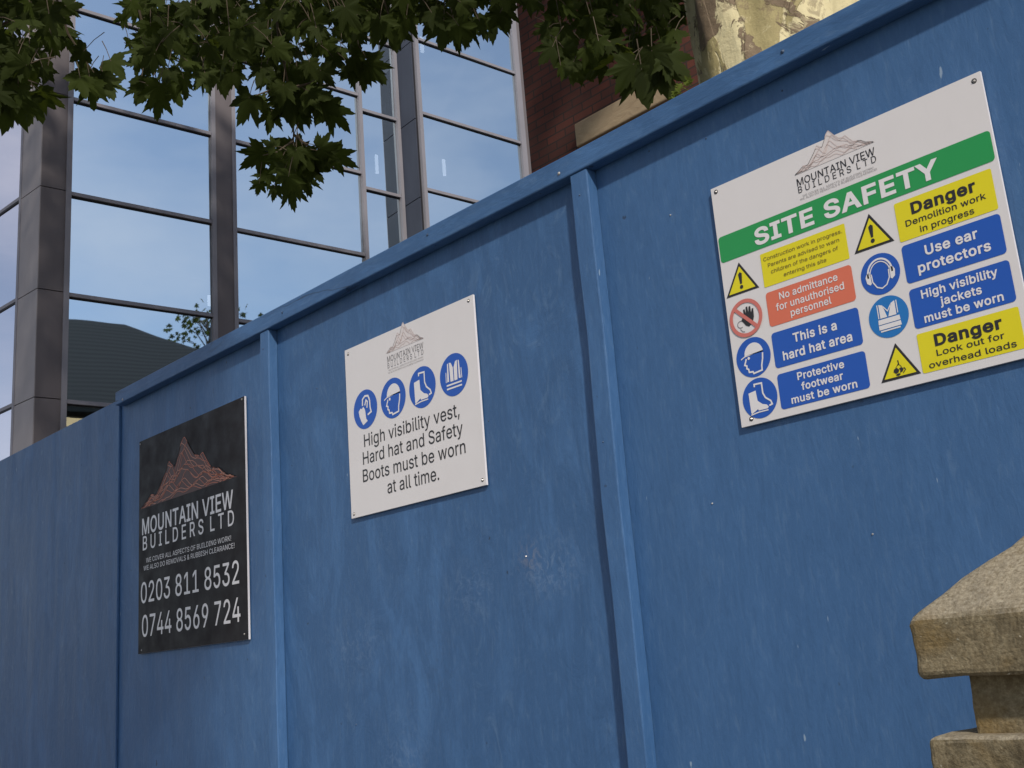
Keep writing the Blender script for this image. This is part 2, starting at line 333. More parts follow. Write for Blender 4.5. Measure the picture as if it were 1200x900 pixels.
# ------------------------------------------------------------------ lettering and symbols (all on the plane of a sign)
# outlines of the letters: advance width and closed loops, thousandths of the type size
G = {
    '!': (196, '67,160 63,509 132,509 128,160|98,-4 86,-3 75,1 66,9 58,18 54,29 52,41 54,53 58,64 66,73 75,80 86,85 98,86 110,85 121,80 130,73 138,64 142,53 143,41 142,29 138,18 130,9 121,1 110,-3'),
    '&': (448, '197,-7 165,-5 136,1 110,12 88,26 69,42 54,62 43,84 36,108 34,133 36,154 40,173 47,189 58,205 70,220 85,235 140,279 216,335 237,352 255,375 262,405 260,420 255,434 245,445 233,454 219,459 201,461 168,453 145,431 141,421 138,411 137,399 138,386 141,375 145,363 169,327 204,284 438,0 364,0 171,231 121,293 108,310 96,327 87,344 81,361 77,379 75,398 77,420 82,440 91,458 102,474 117,488 134,499 154,507 176,512 200,513 224,512 246,507 266,499 283,488 297,475 308,459 317,442 322,424 324,404 323,389 320,375 315,362 309,349 301,336 291,325 256,293 154,217 135,202 121,188 110,174 103,161 98,146 97,131 98,115 102,101 109,87 118,76 130,66 143,57 158,51 175,48 193,46 213,48 232,52 251,59 269,69 286,81 301,95 315,112 327,131 336,151 343,174 348,198 349,224 408,224 406,194 403,167 397,144 389,124 380,107 371,92 345,62 333,47 315,30 294,17 271,7 246,-1 221,-5'),
    ',': (188, '38,-119 68,71 137,71 84,-119'),
    '.': (188, '95,-4 83,-3 73,1 63,9 55,18 51,29 50,41 51,53 55,64 63,73 73,81 83,85 95,87 107,85 118,81 128,73 135,64 140,53 141,41 140,29 135,18 128,9 118,1 107,-3'),
    '0': (453, '227,-7 191,-3 158,7 130,24 105,48 85,77 69,113 57,155 50,202 48,254 50,306 57,353 69,395 85,431 106,461 130,484 159,502 191,512 227,516 262,512 295,502 323,484 348,461 368,431 384,395 396,353 403,306 405,254 403,202 396,155 384,113 368,77 348,48 323,24 295,7 263,-3|227,50 250,52 271,60 290,74 306,92 320,116 330,144 338,176 342,213 344,254 342,295 338,332 330,365 320,393 306,416 290,435 271,449 250,457 227,460 203,457 182,449 163,435 147,416 134,393 123,365 115,332 111,295 109,254 111,213 115,176 123,144 134,116 147,92 163,74 182,60 203,52'),
    '1': (453, '76,0 76,55 391,55 391,0|276,509 276,0 212,0 212,448 209,448 86,358 86,427 198,509'),
    '2': (453, '64,0 64,47 234,229 282,282 294,298 303,312 311,327 316,341 319,356 320,371 319,389 315,405 308,419 298,431 287,441 273,449 258,455 241,458 224,460 205,458 188,454 172,447 159,438 148,427 139,413 132,398 128,381 127,362 66,362 68,391 75,418 86,442 102,464 121,482 143,496 168,507 196,513 225,516 254,513 281,507 306,497 328,482 346,465 361,445 372,423 379,398 381,372 380,354 377,336 371,318 363,299 351,280 336,259 317,235 294,209 267,180 153,60 153,57 389,57 389,0'),
    '3': (453, '218,-7 188,-5 159,1 133,10 108,22 88,38 70,57 57,79 48,104 44,132 109,132 112,115 118,100 126,87 137,76 150,66 165,59 182,54 200,51 219,50 239,51 258,55 275,61 291,69 304,80 315,93 323,108 328,125 329,145 328,163 323,180 316,196 306,211 292,223 275,234 254,241 229,246 201,248 157,248 157,299 288,448 288,452 70,452 70,509 372,509 372,461 211,278 211,289 247,290 279,286 308,276 333,262 354,244 371,222 383,198 391,173 393,145 390,116 383,90 370,66 354,45 333,27 309,12 281,2 251,-5'),
    '4': (453, '40,105 40,158 247,509 311,509 109,166 109,163 413,163 413,105|282,0 282,121 282,146 282,318 343,318 343,0'),
    '5': (453, '221,-7 192,-5 165,1 140,11 118,25 99,41 83,60 71,82 63,105 60,130 122,130 125,115 130,102 138,89 148,78 160,68 173,60 188,54 204,51 221,50 241,51 259,56 276,64 291,75 304,89 314,104 322,122 326,141 328,162 326,183 321,203 314,221 303,237 290,251 275,262 257,270 238,275 218,277 201,276 184,273 167,268 152,262 139,255 128,246 67,253 96,509 366,509 366,452 151,452 134,301 136,301 148,311 162,318 178,325 194,330 212,333 229,334 252,332 274,328 294,321 313,311 330,299 345,285 358,269 370,251 379,231 386,210 390,187 391,163 388,132 381,102 369,76 352,52 332,32 309,15 282,3 253,-4'),
    '6': (453, '226,-7 196,-4 168,3 142,15 119,31 100,51 84,74 73,101 66,130 64,162 65,187 71,212 80,239 93,268 112,302 137,340 252,509 322,509 151,261 145,261 165,288 196,307 208,311 221,313 235,314 265,312 291,305 316,295 337,280 355,262 370,240 380,215 387,187 389,157 387,127 379,98 368,73 352,50 333,30 310,14 284,3 257,-4|226,48 245,50 263,55 279,63 293,73 304,86 314,101 322,119 326,137 327,157 326,178 322,196 314,213 304,228 293,241 279,251 263,259 245,264 226,265 207,264 190,259 174,252 160,241 148,229 138,214 131,197 126,179 125,158 126,138 131,119 138,102 148,86 160,73 174,63 190,55 207,50'),
    '7': (453, '97,0 323,448 323,452 62,452 62,509 391,509 391,449 165,0'),
    '8': (453, '226,-7 193,-5 163,1 136,11 111,25 91,42 74,62 62,84 54,109 52,135 53,156 58,176 65,195 75,212 87,228 101,241 117,252 134,260 153,265 153,267 129,276 109,289 93,308 80,330 73,354 70,380 73,405 79,429 90,450 106,469 124,485 146,498 170,508 197,514 226,516 255,514 282,508 306,498 328,485 346,469 361,450 373,429 379,405 382,380 379,354 372,330 359,308 343,289 323,276 300,267 300,265 319,260 335,252 351,241 365,228 377,212 387,195 395,176 399,156 401,135 398,109 391,84 378,62 362,42 341,25 317,11 289,1 259,-5|226,49 248,50 267,54 285,60 300,69 313,79 323,91 331,106 335,121 337,139 335,157 330,173 322,189 312,202 298,213 283,223 265,230 247,234 226,235 206,234 187,230 169,223 154,213 140,202 130,189 122,173 117,157 115,139 117,121 121,106 129,91 139,79 152,69 167,60 185,54 205,50|226,290 244,291 260,294 274,300 287,308 298,318 307,330 314,344 318,359 319,376 318,392 314,407 308,420 299,432 288,442 275,449 260,455 244,459 226,460 208,459 192,455 177,449 164,442 153,432 145,420 138,407 134,392 133,376 134,359 138,344 145,330 154,318 165,308 178,300 193,294 209,291'),
    '9': (453, '226,516 256,513 285,506 310,494 333,478 352,458 368,434 380,408 387,378 389,347 387,322 382,296 373,270 359,240 340,207 315,168 200,0 130,0 301,248 307,248 287,221 257,202 245,198 232,195 218,195 188,197 161,203 137,214 116,229 98,247 83,269 72,294 66,321 64,352 66,382 73,411 85,436 101,459 120,479 143,494 168,506 196,513|226,460 207,459 190,454 174,446 160,435 148,423 138,407 131,390 127,372 125,352 127,331 131,313 138,295 148,280 160,268 174,257 190,250 207,245 226,243 245,245 263,249 279,257 293,267 305,280 314,295 322,312 326,330 327,350 326,371 322,390 314,407 305,422 293,435 279,446 263,454 245,459'),
    'A': (480, '16,0 201,509 276,509 463,0 395,0 287,302 264,372 232,478 245,478 213,371 191,302 85,0|110,142 110,199 370,199 370,142'),
    'B': (456, '60,0 60,509 241,509 274,507 304,501 329,491 350,477 367,461 381,442 390,421 396,398 398,374 397,353 393,336 387,320 378,307 368,295 356,286 343,278 329,272 315,267 315,262 331,260 347,254 363,245 378,234 391,220 402,203 411,184 416,161 418,136 416,111 410,88 400,67 386,48 368,31 344,18 317,8 284,2 247,0|125,57 245,57 281,60 309,67 330,80 344,96 353,115 355,137 354,153 350,169 342,184 333,197 320,209 306,218 289,225 269,229 248,231 125,231|125,285 238,285 256,287 273,290 288,296 302,304 314,314 323,326 330,340 335,355 336,372 333,393 326,412 313,429 294,442 270,449 240,452 125,452'),
    'C': (510, '267,-7 225,-3 186,7 150,25 119,49 92,79 70,115 53,157 44,203 40,254 44,305 53,352 70,393 92,429 119,459 150,484 186,501 225,512 267,516 293,514 317,511 340,504 362,496 383,485 402,471 419,456 435,438 448,418 459,397 467,373 473,348 408,348 404,365 397,380 389,395 380,407 369,418 357,428 344,437 330,444 315,449 300,453 284,455 267,456 237,453 209,445 184,432 161,414 141,391 125,364 113,332 106,295 103,254 106,213 113,177 125,145 141,117 161,94 184,76 210,63 237,56 267,53 284,54 300,56 315,60 330,65 344,72 357,81 369,90 380,102 389,114 397,128 404,144 408,160 473,160 467,135 459,112 448,91 435,71 420,53 402,38 383,24 363,13 341,5 317,-2 293,-6'),
    'D': (502, '219,0 96,0 96,57 215,57 254,60 288,68 318,81 343,99 363,122 379,149 390,181 397,216 399,255 397,294 390,329 379,361 364,388 344,410 320,428 291,441 258,449 221,452 93,452 93,509 225,509 273,505 315,495 353,478 385,455 412,426 433,391 449,351 458,306 462,255 458,205 449,159 433,119 411,83 384,54 351,31 312,14 268,3|125,509 125,0 60,0 60,509'),
    'E': (419, '60,0 60,509 372,509 372,452 125,452 125,286 355,286 355,229 125,229 125,57 375,57 375,0'),
    'F': (410, '60,0 60,509 369,509 369,452 125,452 125,278 346,278 346,221 125,221 125,0'),
    'G': (520, '269,-7 225,-3 185,7 149,25 118,49 91,79 69,116 53,157 43,203 40,254 43,305 53,352 69,393 91,429 117,459 149,484 184,501 223,512 265,516 291,514 316,510 340,504 363,494 384,483 403,469 421,453 436,436 449,416 460,395 468,373 474,349 408,349 402,365 395,379 387,393 378,406 368,417 356,427 344,436 330,443 315,448 300,453 283,455 265,456 236,453 209,445 183,432 160,414 141,392 125,364 113,332 106,295 103,254 106,213 113,177 125,145 141,117 161,95 184,76 210,63 238,56 269,53 296,55 322,61 345,71 365,85 382,102 396,123 407,147 413,173 415,202 434,199 283,199 283,256 478,256 478,200 475,160 466,124 451,91 431,62 406,38 377,19 344,5 308,-4'),
    'H': (517, '60,0 60,509 125,509 125,289 392,289 392,509 457,509 457,0 392,0 392,232 125,232 125,0'),
    'I': (300, '31,0 31,57 118,57 118,452 31,452 31,509 269,509 269,452 183,452 183,57 269,57 269,0'),
    'K': (467, '104,145 104,216 139,261 174,303 212,344 364,509 448,509 231,276 228,276|60,0 60,509 125,509 125,334 124,225 125,193 125,0|372,0 188,259 228,309 449,0'),
    'L': (393, '60,0 60,509 125,509 125,57 361,57 361,0'),
    'M': (628, '60,0 60,509 152,509 277,187 287,159 299,123 311,84 322,49 307,49 318,83 330,121 342,158 352,187 476,509 568,509 568,0 504,0 504,291 504,327 505,369 506,413 507,457 513,457 498,409 482,363 467,322 456,291 342,0 286,0 170,291 159,321 145,361 129,408 112,457 119,457 120,416 121,372 122,328 122,291 122,0'),
    'N': (523, '60,0 60,509 136,509 343,183 363,151 388,107 414,55 405,54 401,108 399,157 399,195 399,509 463,509 463,0 387,0 202,290 177,331 148,381 108,452 119,454 122,384 124,328 125,291 125,0'),
    'O': (533, '267,-7 225,-3 186,7 150,25 119,49 92,79 70,115 53,157 44,203 40,254 44,305 53,352 70,393 92,429 119,459 150,484 186,501 225,512 267,516 309,512 348,501 384,484 415,459 442,429 464,393 480,352 490,305 493,254 490,203 480,157 464,115 442,79 415,49 384,25 348,7 309,-3|267,53 296,55 324,63 349,76 372,94 392,116 408,144 420,176 428,213 430,254 428,295 420,332 408,365 392,392 372,415 349,433 324,446 296,453 267,456 237,453 210,445 184,433 161,415 142,392 125,364 113,332 106,295 103,254 106,213 113,176 125,144 142,117 161,94 184,76 210,63 237,55'),
    'P': (445, '60,0 60,509 235,509 272,506 305,499 332,487 356,471 375,452 390,430 400,404 407,377 409,348 407,318 400,291 390,265 375,243 356,223 332,207 305,195 272,188 235,186 109,186 109,242 233,242 257,244 279,248 297,256 312,266 324,279 333,294 339,310 343,328 344,348 343,367 339,385 333,402 324,416 312,428 297,439 279,446 257,451 232,452 125,452 125,0'),
    'R': (449, '60,0 60,509 236,509 273,506 305,500 333,489 356,473 376,455 390,433 401,408 407,381 409,352 407,323 401,296 390,271 376,250 356,232 333,217 305,206 273,200 236,198 96,198 96,255 234,255 258,256 280,260 298,267 313,276 325,287 334,300 340,316 344,333 345,352 344,371 340,389 334,405 325,419 313,430 298,440 279,446 258,451 233,452 125,452 125,0|353,0 230,229 303,229 428,0'),
    'S': (447, '224,-9 188,-7 156,-1 128,9 102,23 81,40 64,60 51,83 42,109 38,137 104,137 108,118 114,102 123,88 136,76 150,66 166,59 185,53 204,50 224,49 246,50 267,54 286,60 303,69 317,79 329,92 338,106 344,122 346,139 344,154 340,168 332,179 322,189 310,197 296,205 245,222 184,239 145,253 112,269 86,289 67,313 56,341 52,372 54,400 62,425 75,448 92,468 113,484 138,498 165,508 195,514 227,516 259,514 289,508 316,498 340,484 360,468 377,449 390,427 398,403 401,378 337,378 332,402 320,421 302,437 280,449 254,456 225,459 204,457 185,454 167,448 152,440 139,430 129,418 121,405 117,391 115,376 117,359 122,345 131,334 142,324 155,315 169,308 212,293 264,279 312,264 328,256 344,248 359,238 372,226 384,213 395,198 402,180 407,161 408,139 406,112 399,87 386,64 370,43 349,25 323,11 294,0 261,-7'),
    'T': (449, '32,452 32,509 417,509 417,452 257,452 257,0 193,0 193,452'),
    'U': (517, '259,-8 220,-6 186,2 154,15 126,33 103,55 85,80 71,108 63,140 60,173 60,509 124,509 124,178 126,155 132,133 141,113 153,95 169,80 187,68 208,59 232,53 259,52 285,53 309,59 331,68 349,80 364,95 377,113 385,133 391,155 393,178 393,509 457,509 457,173 454,140 446,108 433,80 414,55 391,33 363,15 332,2 297,-6'),
    'V': (480, '204,0 16,509 84,509 192,206 215,137 248,31 235,31 267,138 290,206 395,509 463,509 278,0'),
    'W': (686, '155,0 16,509 82,509 163,196 175,145 187,94 197,40 189,40 200,94 211,145 224,196 306,509 380,509 462,196 474,145 486,94 497,40 488,40 499,94 510,145 523,196 603,509 670,509 530,0 455,0 368,323 351,391 336,475 350,475 335,395 318,323 230,0'),
    'Y': (472, '203,0 203,208 16,509 91,509 192,344 222,292 250,230 224,230 251,293 280,344 381,509 455,509 268,208 268,0'),
    'a': (389, '160,-9 137,-7 115,-3 94,5 76,15 60,29 48,45 38,63 32,84 30,108 32,128 36,146 43,161 53,174 64,184 78,193 92,200 108,206 125,211 178,220 234,227 265,235 276,255 276,257 275,272 272,285 267,297 260,307 251,315 240,322 227,327 212,330 196,331 178,330 163,327 149,322 118,301 100,274 41,291 51,313 64,331 79,346 95,358 114,368 133,375 153,380 173,383 194,384 239,379 255,375 271,369 286,360 300,350 312,336 322,320 330,301 335,278 337,251 337,0 277,0 277,52 272,52 252,25 242,16 229,8 215,1 199,-4 181,-7|170,45 192,47 211,51 228,59 242,68 254,80 263,93 270,108 274,122 276,138 276,190 259,182 231,176 200,171 175,168 134,159 122,153 112,147 103,139 97,130 93,118 92,105 93,93 96,82 102,72 109,64 119,57 130,52 142,48 156,46'),
    'b': (424, '229,-8 208,-7 189,-3 172,4 159,12 147,21 138,31 118,59 112,59 112,0 53,0 53,509 114,509 114,319 118,319 137,346 147,355 158,364 171,373 188,379 207,383 229,384 259,382 287,374 313,361 335,342 354,320 370,293 381,261 388,227 390,189 388,151 381,116 370,84 355,57 336,34 313,16 288,3 260,-6|220,47 242,49 262,55 279,66 294,80 306,97 316,117 323,139 327,163 328,189 327,215 323,239 316,261 307,281 295,298 280,311 262,322 243,328 220,330 198,328 178,322 161,312 147,299 134,282 125,263 118,241 114,216 113,189 114,162 118,138 125,115 135,95 147,78 162,65 179,55 198,49'),
    'c': (396, '207,-8 174,-5 144,3 117,16 93,35 72,58 56,85 44,116 37,150 34,187 37,225 44,260 56,291 72,318 93,341 117,360 144,374 174,382 207,384 226,384 243,381 260,377 276,371 291,364 305,356 318,346 330,335 340,322 349,308 356,293 362,277 303,262 290,289 270,311 242,325 207,330 184,328 163,321 145,310 130,296 118,278 108,258 102,236 98,212 96,187 98,163 102,139 108,117 118,97 130,80 145,66 163,55 184,49 207,46 243,52 271,66 292,89 304,117 363,102 357,86 350,70 341,56 331,43 319,32 306,21 292,12 277,5 261,-1 244,-5 226,-7'),
    'd': (424, '195,-8 165,-6 137,3 111,16 89,34 70,57 55,84 43,116 36,151 34,189 36,227 43,261 55,293 70,320 89,342 112,361 137,374 165,382 196,384 218,383 237,379 253,373 267,364 278,355 287,346 306,319 311,319 311,509 372,509 372,0 313,0 313,59 307,59 287,31 277,21 266,12 252,4 236,-3 217,-7|205,47 226,49 246,55 263,65 278,78 290,95 299,115 306,138 310,162 312,189 310,216 306,241 300,263 290,282 278,299 263,312 246,322 227,328 205,330 182,328 162,322 145,311 130,298 118,281 108,261 102,239 98,215 96,189 98,163 102,139 109,117 118,97 130,80 145,66 162,55 182,49'),
    'e': (404, '212,-8 177,-5 145,3 117,16 92,35 72,58 56,85 44,116 37,150 34,187 36,224 44,258 55,290 71,317 91,340 115,359 142,373 172,382 205,384 226,383 246,380 266,374 285,366 303,355 319,341 334,324 347,305 357,282 365,256 370,227 371,194 371,169 75,169 75,221 338,221 310,202 308,226 304,248 298,269 288,286 277,301 263,314 246,323 227,328 205,330 183,328 164,323 146,313 131,301 119,286 109,270 102,251 97,231 96,211 96,178 98,151 102,127 110,106 121,88 135,73 151,61 169,53 190,48 212,46 227,47 241,49 254,53 265,58 276,65 285,73 294,82 300,93 306,105 365,91 358,72 348,55 335,39 320,26 302,14 283,4 261,-3 237,-7'),
    'f': (254, '228,379 228,327 6,327 6,379|81,0 81,432 82,452 87,470 96,486 107,499 120,510 135,519 152,525 169,529 187,530 222,527 243,521 227,468 215,472 195,474 178,472 164,468 154,460 147,449 143,435 142,419 142,0'),
    'g': (425, '207,-151 180,-149 156,-146 134,-140 114,-132 97,-122 82,-110 70,-97 59,-84 51,-69 101,-41 122,-66 131,-74 142,-82 154,-88 169,-93 187,-96 207,-97 236,-95 261,-87 282,-75 298,-58 308,-34 311,-6 311,68 306,68 287,41 277,32 266,23 252,16 236,10 217,6 195,5 165,7 138,14 113,27 90,43 71,65 55,90 43,120 36,154 34,191 36,229 43,263 55,293 71,320 90,342 112,361 138,374 166,382 196,384 218,383 237,379 253,373 267,365 279,356 288,346 308,319 313,319 313,379 372,379 372,-9 370,-40 363,-67 350,-90 334,-109 314,-124 291,-136 265,-144 237,-149|205,59 227,61 246,66 264,75 278,87 290,103 300,121 307,142 311,166 312,193 311,219 307,242 300,264 291,283 279,299 264,312 247,322 227,328 205,330 182,328 163,322 145,312 130,298 118,282 109,262 102,241 98,218 96,193 98,167 102,144 109,123 118,104 131,88 145,76 163,66 183,61'),
    'h': (410, '114,227 114,0 53,0 53,509 114,509 114,287 102,287 116,319 132,344 152,362 175,374 200,382 227,384 252,383 275,377 295,369 313,356 328,340 341,321 350,298 355,271 357,240 357,0 296,0 296,235 293,263 286,286 273,304 256,318 235,326 210,329 192,328 176,324 161,317 147,308 136,297 126,283 119,266 115,248'),
    'i': (167, '53,0 53,379 114,379 114,0|84,443 73,444 63,448 54,455 47,463 43,472 41,483 43,494 47,504 54,512 63,518 73,522 84,524 95,522 105,518 114,512 121,504 125,494 126,483 125,472 121,463 114,455 105,448 95,444'),
    'j': (167, '53,379 114,379 114,-30 112,-52 108,-72 102,-90 92,-106 80,-119 65,-129 47,-137 27,-141 4,-143 -10,-143 -10,-87 2,-87 18,-85 31,-80 40,-72 47,-61 51,-46 53,-29|83,443 72,444 62,448 53,455 47,463 42,472 41,483 42,494 47,504 53,512 62,518 72,522 83,524 95,522 105,518 114,512 120,504 125,494 126,483 125,472 120,463 114,455 105,448 95,444'),
    'k': (381, '110,137 110,212 121,212 284,379 360,379 184,199 177,199|53,0 53,509 114,509 114,0|294,0 148,186 191,229 372,0'),
    'l': (189, '139,-2 112,0 91,8 74,20 62,37 55,59 53,84 53,509 114,509 114,99 114,83 117,71 120,62 126,57 135,53 146,52 160,53 170,54 181,3 162,-1'),
    'm': (610, '53,0 53,379 112,379 112,295 108,295 114,314 122,331 132,346 144,358 158,368 172,376 187,382 203,385 219,386 245,383 268,375 287,361 303,342 314,320 321,295 312,295 318,312 326,329 337,343 350,356 364,366 381,375 398,381 417,385 437,386 458,385 478,380 497,372 514,361 529,346 541,328 550,307 555,283 557,255 557,0 496,0 496,254 493,279 485,298 473,313 456,323 438,329 419,330 402,329 387,326 374,320 363,312 353,302 345,290 340,277 336,263 335,247 335,0 274,0 274,260 272,280 265,297 253,311 238,322 220,328 199,330 185,329 171,326 158,320 145,312 135,302 126,289 119,274 115,257 114,238 114,0'),
    'n': (410, '114,227 114,0 53,0 53,379 112,379 112,287 102,287 116,319 132,344 152,362 175,374 200,382 227,384 252,383 275,377 295,369 313,356 328,340 341,321 350,298 355,271 357,240 357,0 296,0 296,235 293,263 286,286 273,304 256,318 235,326 210,329 192,328 176,324 161,317 147,308 136,297 126,283 119,266 115,248'),
    'o': (415, '207,-8 174,-5 144,3 117,16 93,35 72,58 56,85 44,116 37,150 34,187 37,225 44,260 56,291 72,318 93,341 117,360 144,374 174,382 207,384 241,382 271,374 299,360 323,341 343,318 359,291 371,260 379,225 381,187 379,150 371,116 359,85 343,58 323,35 299,16 271,3 241,-5|207,46 231,49 252,55 270,66 285,80 298,97 307,117 314,139 318,163 319,187 318,212 314,236 307,258 298,278 285,296 270,310 252,321 231,328 207,330 184,328 163,321 145,310 130,296 118,278 108,258 102,236 98,212 96,187 98,163 102,139 108,117 118,97 130,80 145,66 163,55 184,49'),
    'p': (424, '53,-143 53,379 112,379 112,319 118,319 137,346 147,355 158,364 171,373 188,379 207,383 229,384 259,382 287,374 313,361 335,342 354,320 370,293 381,261 388,227 390,189 388,151 381,116 370,84 355,57 336,34 313,16 288,3 260,-6 229,-8 208,-7 189,-3 173,4 159,12 147,21 138,31 118,59 114,59 114,-143|220,47 242,49 262,55 279,66 294,80 306,97 316,117 323,139 327,163 328,189 327,215 323,239 316,261 307,281 295,298 280,311 262,322 243,328 220,330 198,328 178,322 161,312 147,299 134,282 125,263 118,241 114,216 113,189 114,162 118,138 125,115 135,95 147,78 162,65 179,55 198,49'),
    'r': (259, '53,0 53,379 112,379 112,321 115,321 124,339 137,354 152,367 171,377 191,383 213,385 229,384 243,384 243,322 230,324 207,326 190,324 174,321 159,315 146,306 135,296 126,284 119,269 115,254 114,237 114,0'),
    's': (365, '182,-8 157,-7 133,-3 112,3 93,12 76,24 62,38 50,54 41,73 36,94 94,107 101,87 111,72 124,60 141,52 160,47 181,45 206,47 227,53 244,62 258,74 265,88 268,103 266,115 262,126 254,136 243,144 229,150 212,155 149,170 118,180 92,192 72,208 58,227 50,249 47,274 49,295 55,314 65,332 79,347 95,360 115,370 137,378 161,383 187,384 212,383 234,379 254,372 271,363 286,352 299,339 309,324 318,308 324,290 268,277 262,291 254,304 243,316 228,325 210,331 187,333 166,331 147,326 131,317 119,305 111,292 109,277 110,264 115,253 124,243 136,235 152,229 172,223 229,209 261,200 287,187 306,171 320,153 328,131 331,107 329,85 323,65 312,47 298,31 281,18 260,6 236,-2 210,-7'),
    't': (227, '204,379 204,327 6,327 6,379|65,471 126,471 126,98 127,83 130,70 136,61 144,55 156,51 170,50 185,51 202,54 213,2 192,-3 168,-4 138,-1 113,7 92,21 77,41 68,64 65,93'),
    'u': (410, '182,-5 158,-3 135,2 115,11 97,23 82,39 69,59 60,82 54,109 53,139 53,379 114,379 114,144 116,117 124,94 137,75 154,61 175,53 200,50 218,51 234,55 249,62 263,71 274,83 283,97 290,113 295,132 296,153 296,379 357,379 357,0 298,0 298,92 307,92 294,60 277,35 257,17 234,5 209,-3'),
    'v': (389, '163,0 17,379 84,379 165,155 187,87 206,21 184,21 203,87 224,155 305,379 371,379 226,0'),
    'w': (567, '138,0 23,379 87,379 133,214 154,137 175,41 165,41 186,135 206,214 252,379 316,379 362,214 382,136 402,41 391,41 413,135 434,214 480,379 545,379 429,0 368,0 319,172 305,225 291,280 277,338 291,338 277,280 263,225 248,172 199,0'),
    'y': (389, '47,-139 61,-86 71,-87 104,-89 113,-86 122,-81 130,-74 138,-64 145,-51 151,-36 163,-1 17,379 84,379 165,155 187,87 206,21 184,21 202,87 224,155 305,379 371,379 204,-58 196,-77 187,-93 177,-107 165,-119 153,-128 139,-136 125,-141 109,-144 91,-145 65,-143'),
    ' ': (188, ''),
}
def fatten(pts, d):                                      # push a loop outwards from the ink by d
    o = []; n = len(pts)
    for i in range(n):
        a, p, c = pts[i-1], pts[i], pts[(i+1) % n]
        u = Vector((p[0]-a[0], p[1]-a[1])).normalized(); v = Vector((c[0]-p[0], c[1]-p[1])).normalized()
        n1 = Vector((-u.y, u.x)); n2 = Vector((-v.y, v.x)); m = n1+n2
        if m.length < .2: m = n1.copy()
        m.normalize(); k = d/max(.5, m.dot(n1)); o.append((p[0]+m.x*k, p[1]+m.y*k))
    return o
_tm = {}
G['~'] = (190, '')                                       # hair space for tracked-out lettering
def wind(x, y, loops):
    w_ = 0
    for lp in loops:
        for (x0, y0), (x1, y1) in zip(lp, lp[1:]+lp[:1]):
            if (y0 <= y) != (y1 <= y):
                if x0 + (y-y0)*(x1-x0)/(y1-y0) > x: w_ += 1 if y1 > y0 else -1
    return w_
_gm = {}
def glyph(ch, bold):
    key = (ch, bold)
    if key not in _gm:
        enc = G[ch][1]; loops = []
        for lp in (enc.split('|') if enc else []):
            pts = [tuple(map(int, p.split(','))) for p in lp.split()]
            if bold: pts = fatten(pts, bold*1000)
            loops.append([tuple(p) for p in pts])
        vs, ed = [], []
        for lp in loops:
            b0 = len(vs); vs += [Vector(p) for p in lp]; ed += [(b0+i, b0+(i+1) % len(lp)) for i in range(len(lp))]
        if vs:
            ov, _, of, *_r2 = delaunay_2d_cdt(vs, ed, [], 0, 1e-4)
            fs = []
            for f in of:
                c = sum((ov[i] for i in f), Vector((0, 0)))/len(f)
                if wind(c.x, c.y, loops):
                    ar = sum(ov[f[k]].x*ov[f[(k+1) % len(f)]].y - ov[f[(k+1) % len(f)]].x*ov[f[k]].y for k in range(len(f)))
                    fs.append(tuple(f) if ar > 0 else tuple(f)[::-1])
            used = sorted({i for f in fs for i in f}); mp_ = {i: k for k, i in enumerate(used)}
            _gm[key] = ([(ov[i].x, ov[i].y) for i in used], [tuple(mp_[i] for i in f) for f in fs])
        else: _gm[key] = ([], [])
    return _gm[key]
def glyphs(s, bold):
    key = (s, bold)
    if key in _tm: return _tm[key]
    vs, fs, x = [], [], 0
    for ch in s:
        gv, gf = glyph(ch, bold); b0 = len(vs)
        vs += [((x+p[0])/1000, p[1]/1000) for p in gv]; fs += [tuple(b0+i for i in f) for f in gf]
        x += G[ch][0] + bold*1300
    _tm[key] = (vs, fs); return vs, fs
def caph(b):
    vs, _ = glyphs('H', b); return max(v[1] for v in vs) - min(v[1] for v in vs)
def text_into(mb, s, xc, zb, width, cap, y, bold=.0):
    vs, fs = glyphs(s, bold); x0 = min(v[0] for v in vs); x1 = max(v[0] for v in vs)
    sx = width/(x1-x0); sy = cap/caph(bold)
    mb.add([(xc + (v[0]-(x0+x1)/2)*sx, y, zb + v[1]*sy) for v in vs], fs)
def rrect(x0, x1, z0, z1, r, y, n=5):
    pts = []
    for cx, cz, a0 in ((x1-r, z0+r, -90), (x1-r, z1-r, 0), (x0+r, z1-r, 90), (x0+r, z0+r, 180)):
        for k in range(n+1):
            a = R(a0 + 90*k/n); pts.append((cx + r*math.cos(a), y, cz + r*math.sin(a)))
    return pts
def circle(cx, cz, r, y, n=48): return [(cx + r*math.cos(2*math.pi*k/n), y, cz + r*math.sin(2*math.pi*k/n)) for k in range(n)]
def ring(mb, cx, cz, r0, r1, y, a0=0, a1=360, n=48):
    vs = []
    for k in range(n+1):
        a = R(a0 + (a1-a0)*k/n); vs += [(cx + r0*math.cos(a), y, cz + r0*math.sin(a)), (cx + r1*math.cos(a), y, cz + r1*math.sin(a))]
    mb.add(vs, [(2*k, 2*k+1, 2*k+3, 2*k+2) for k in range(n)])
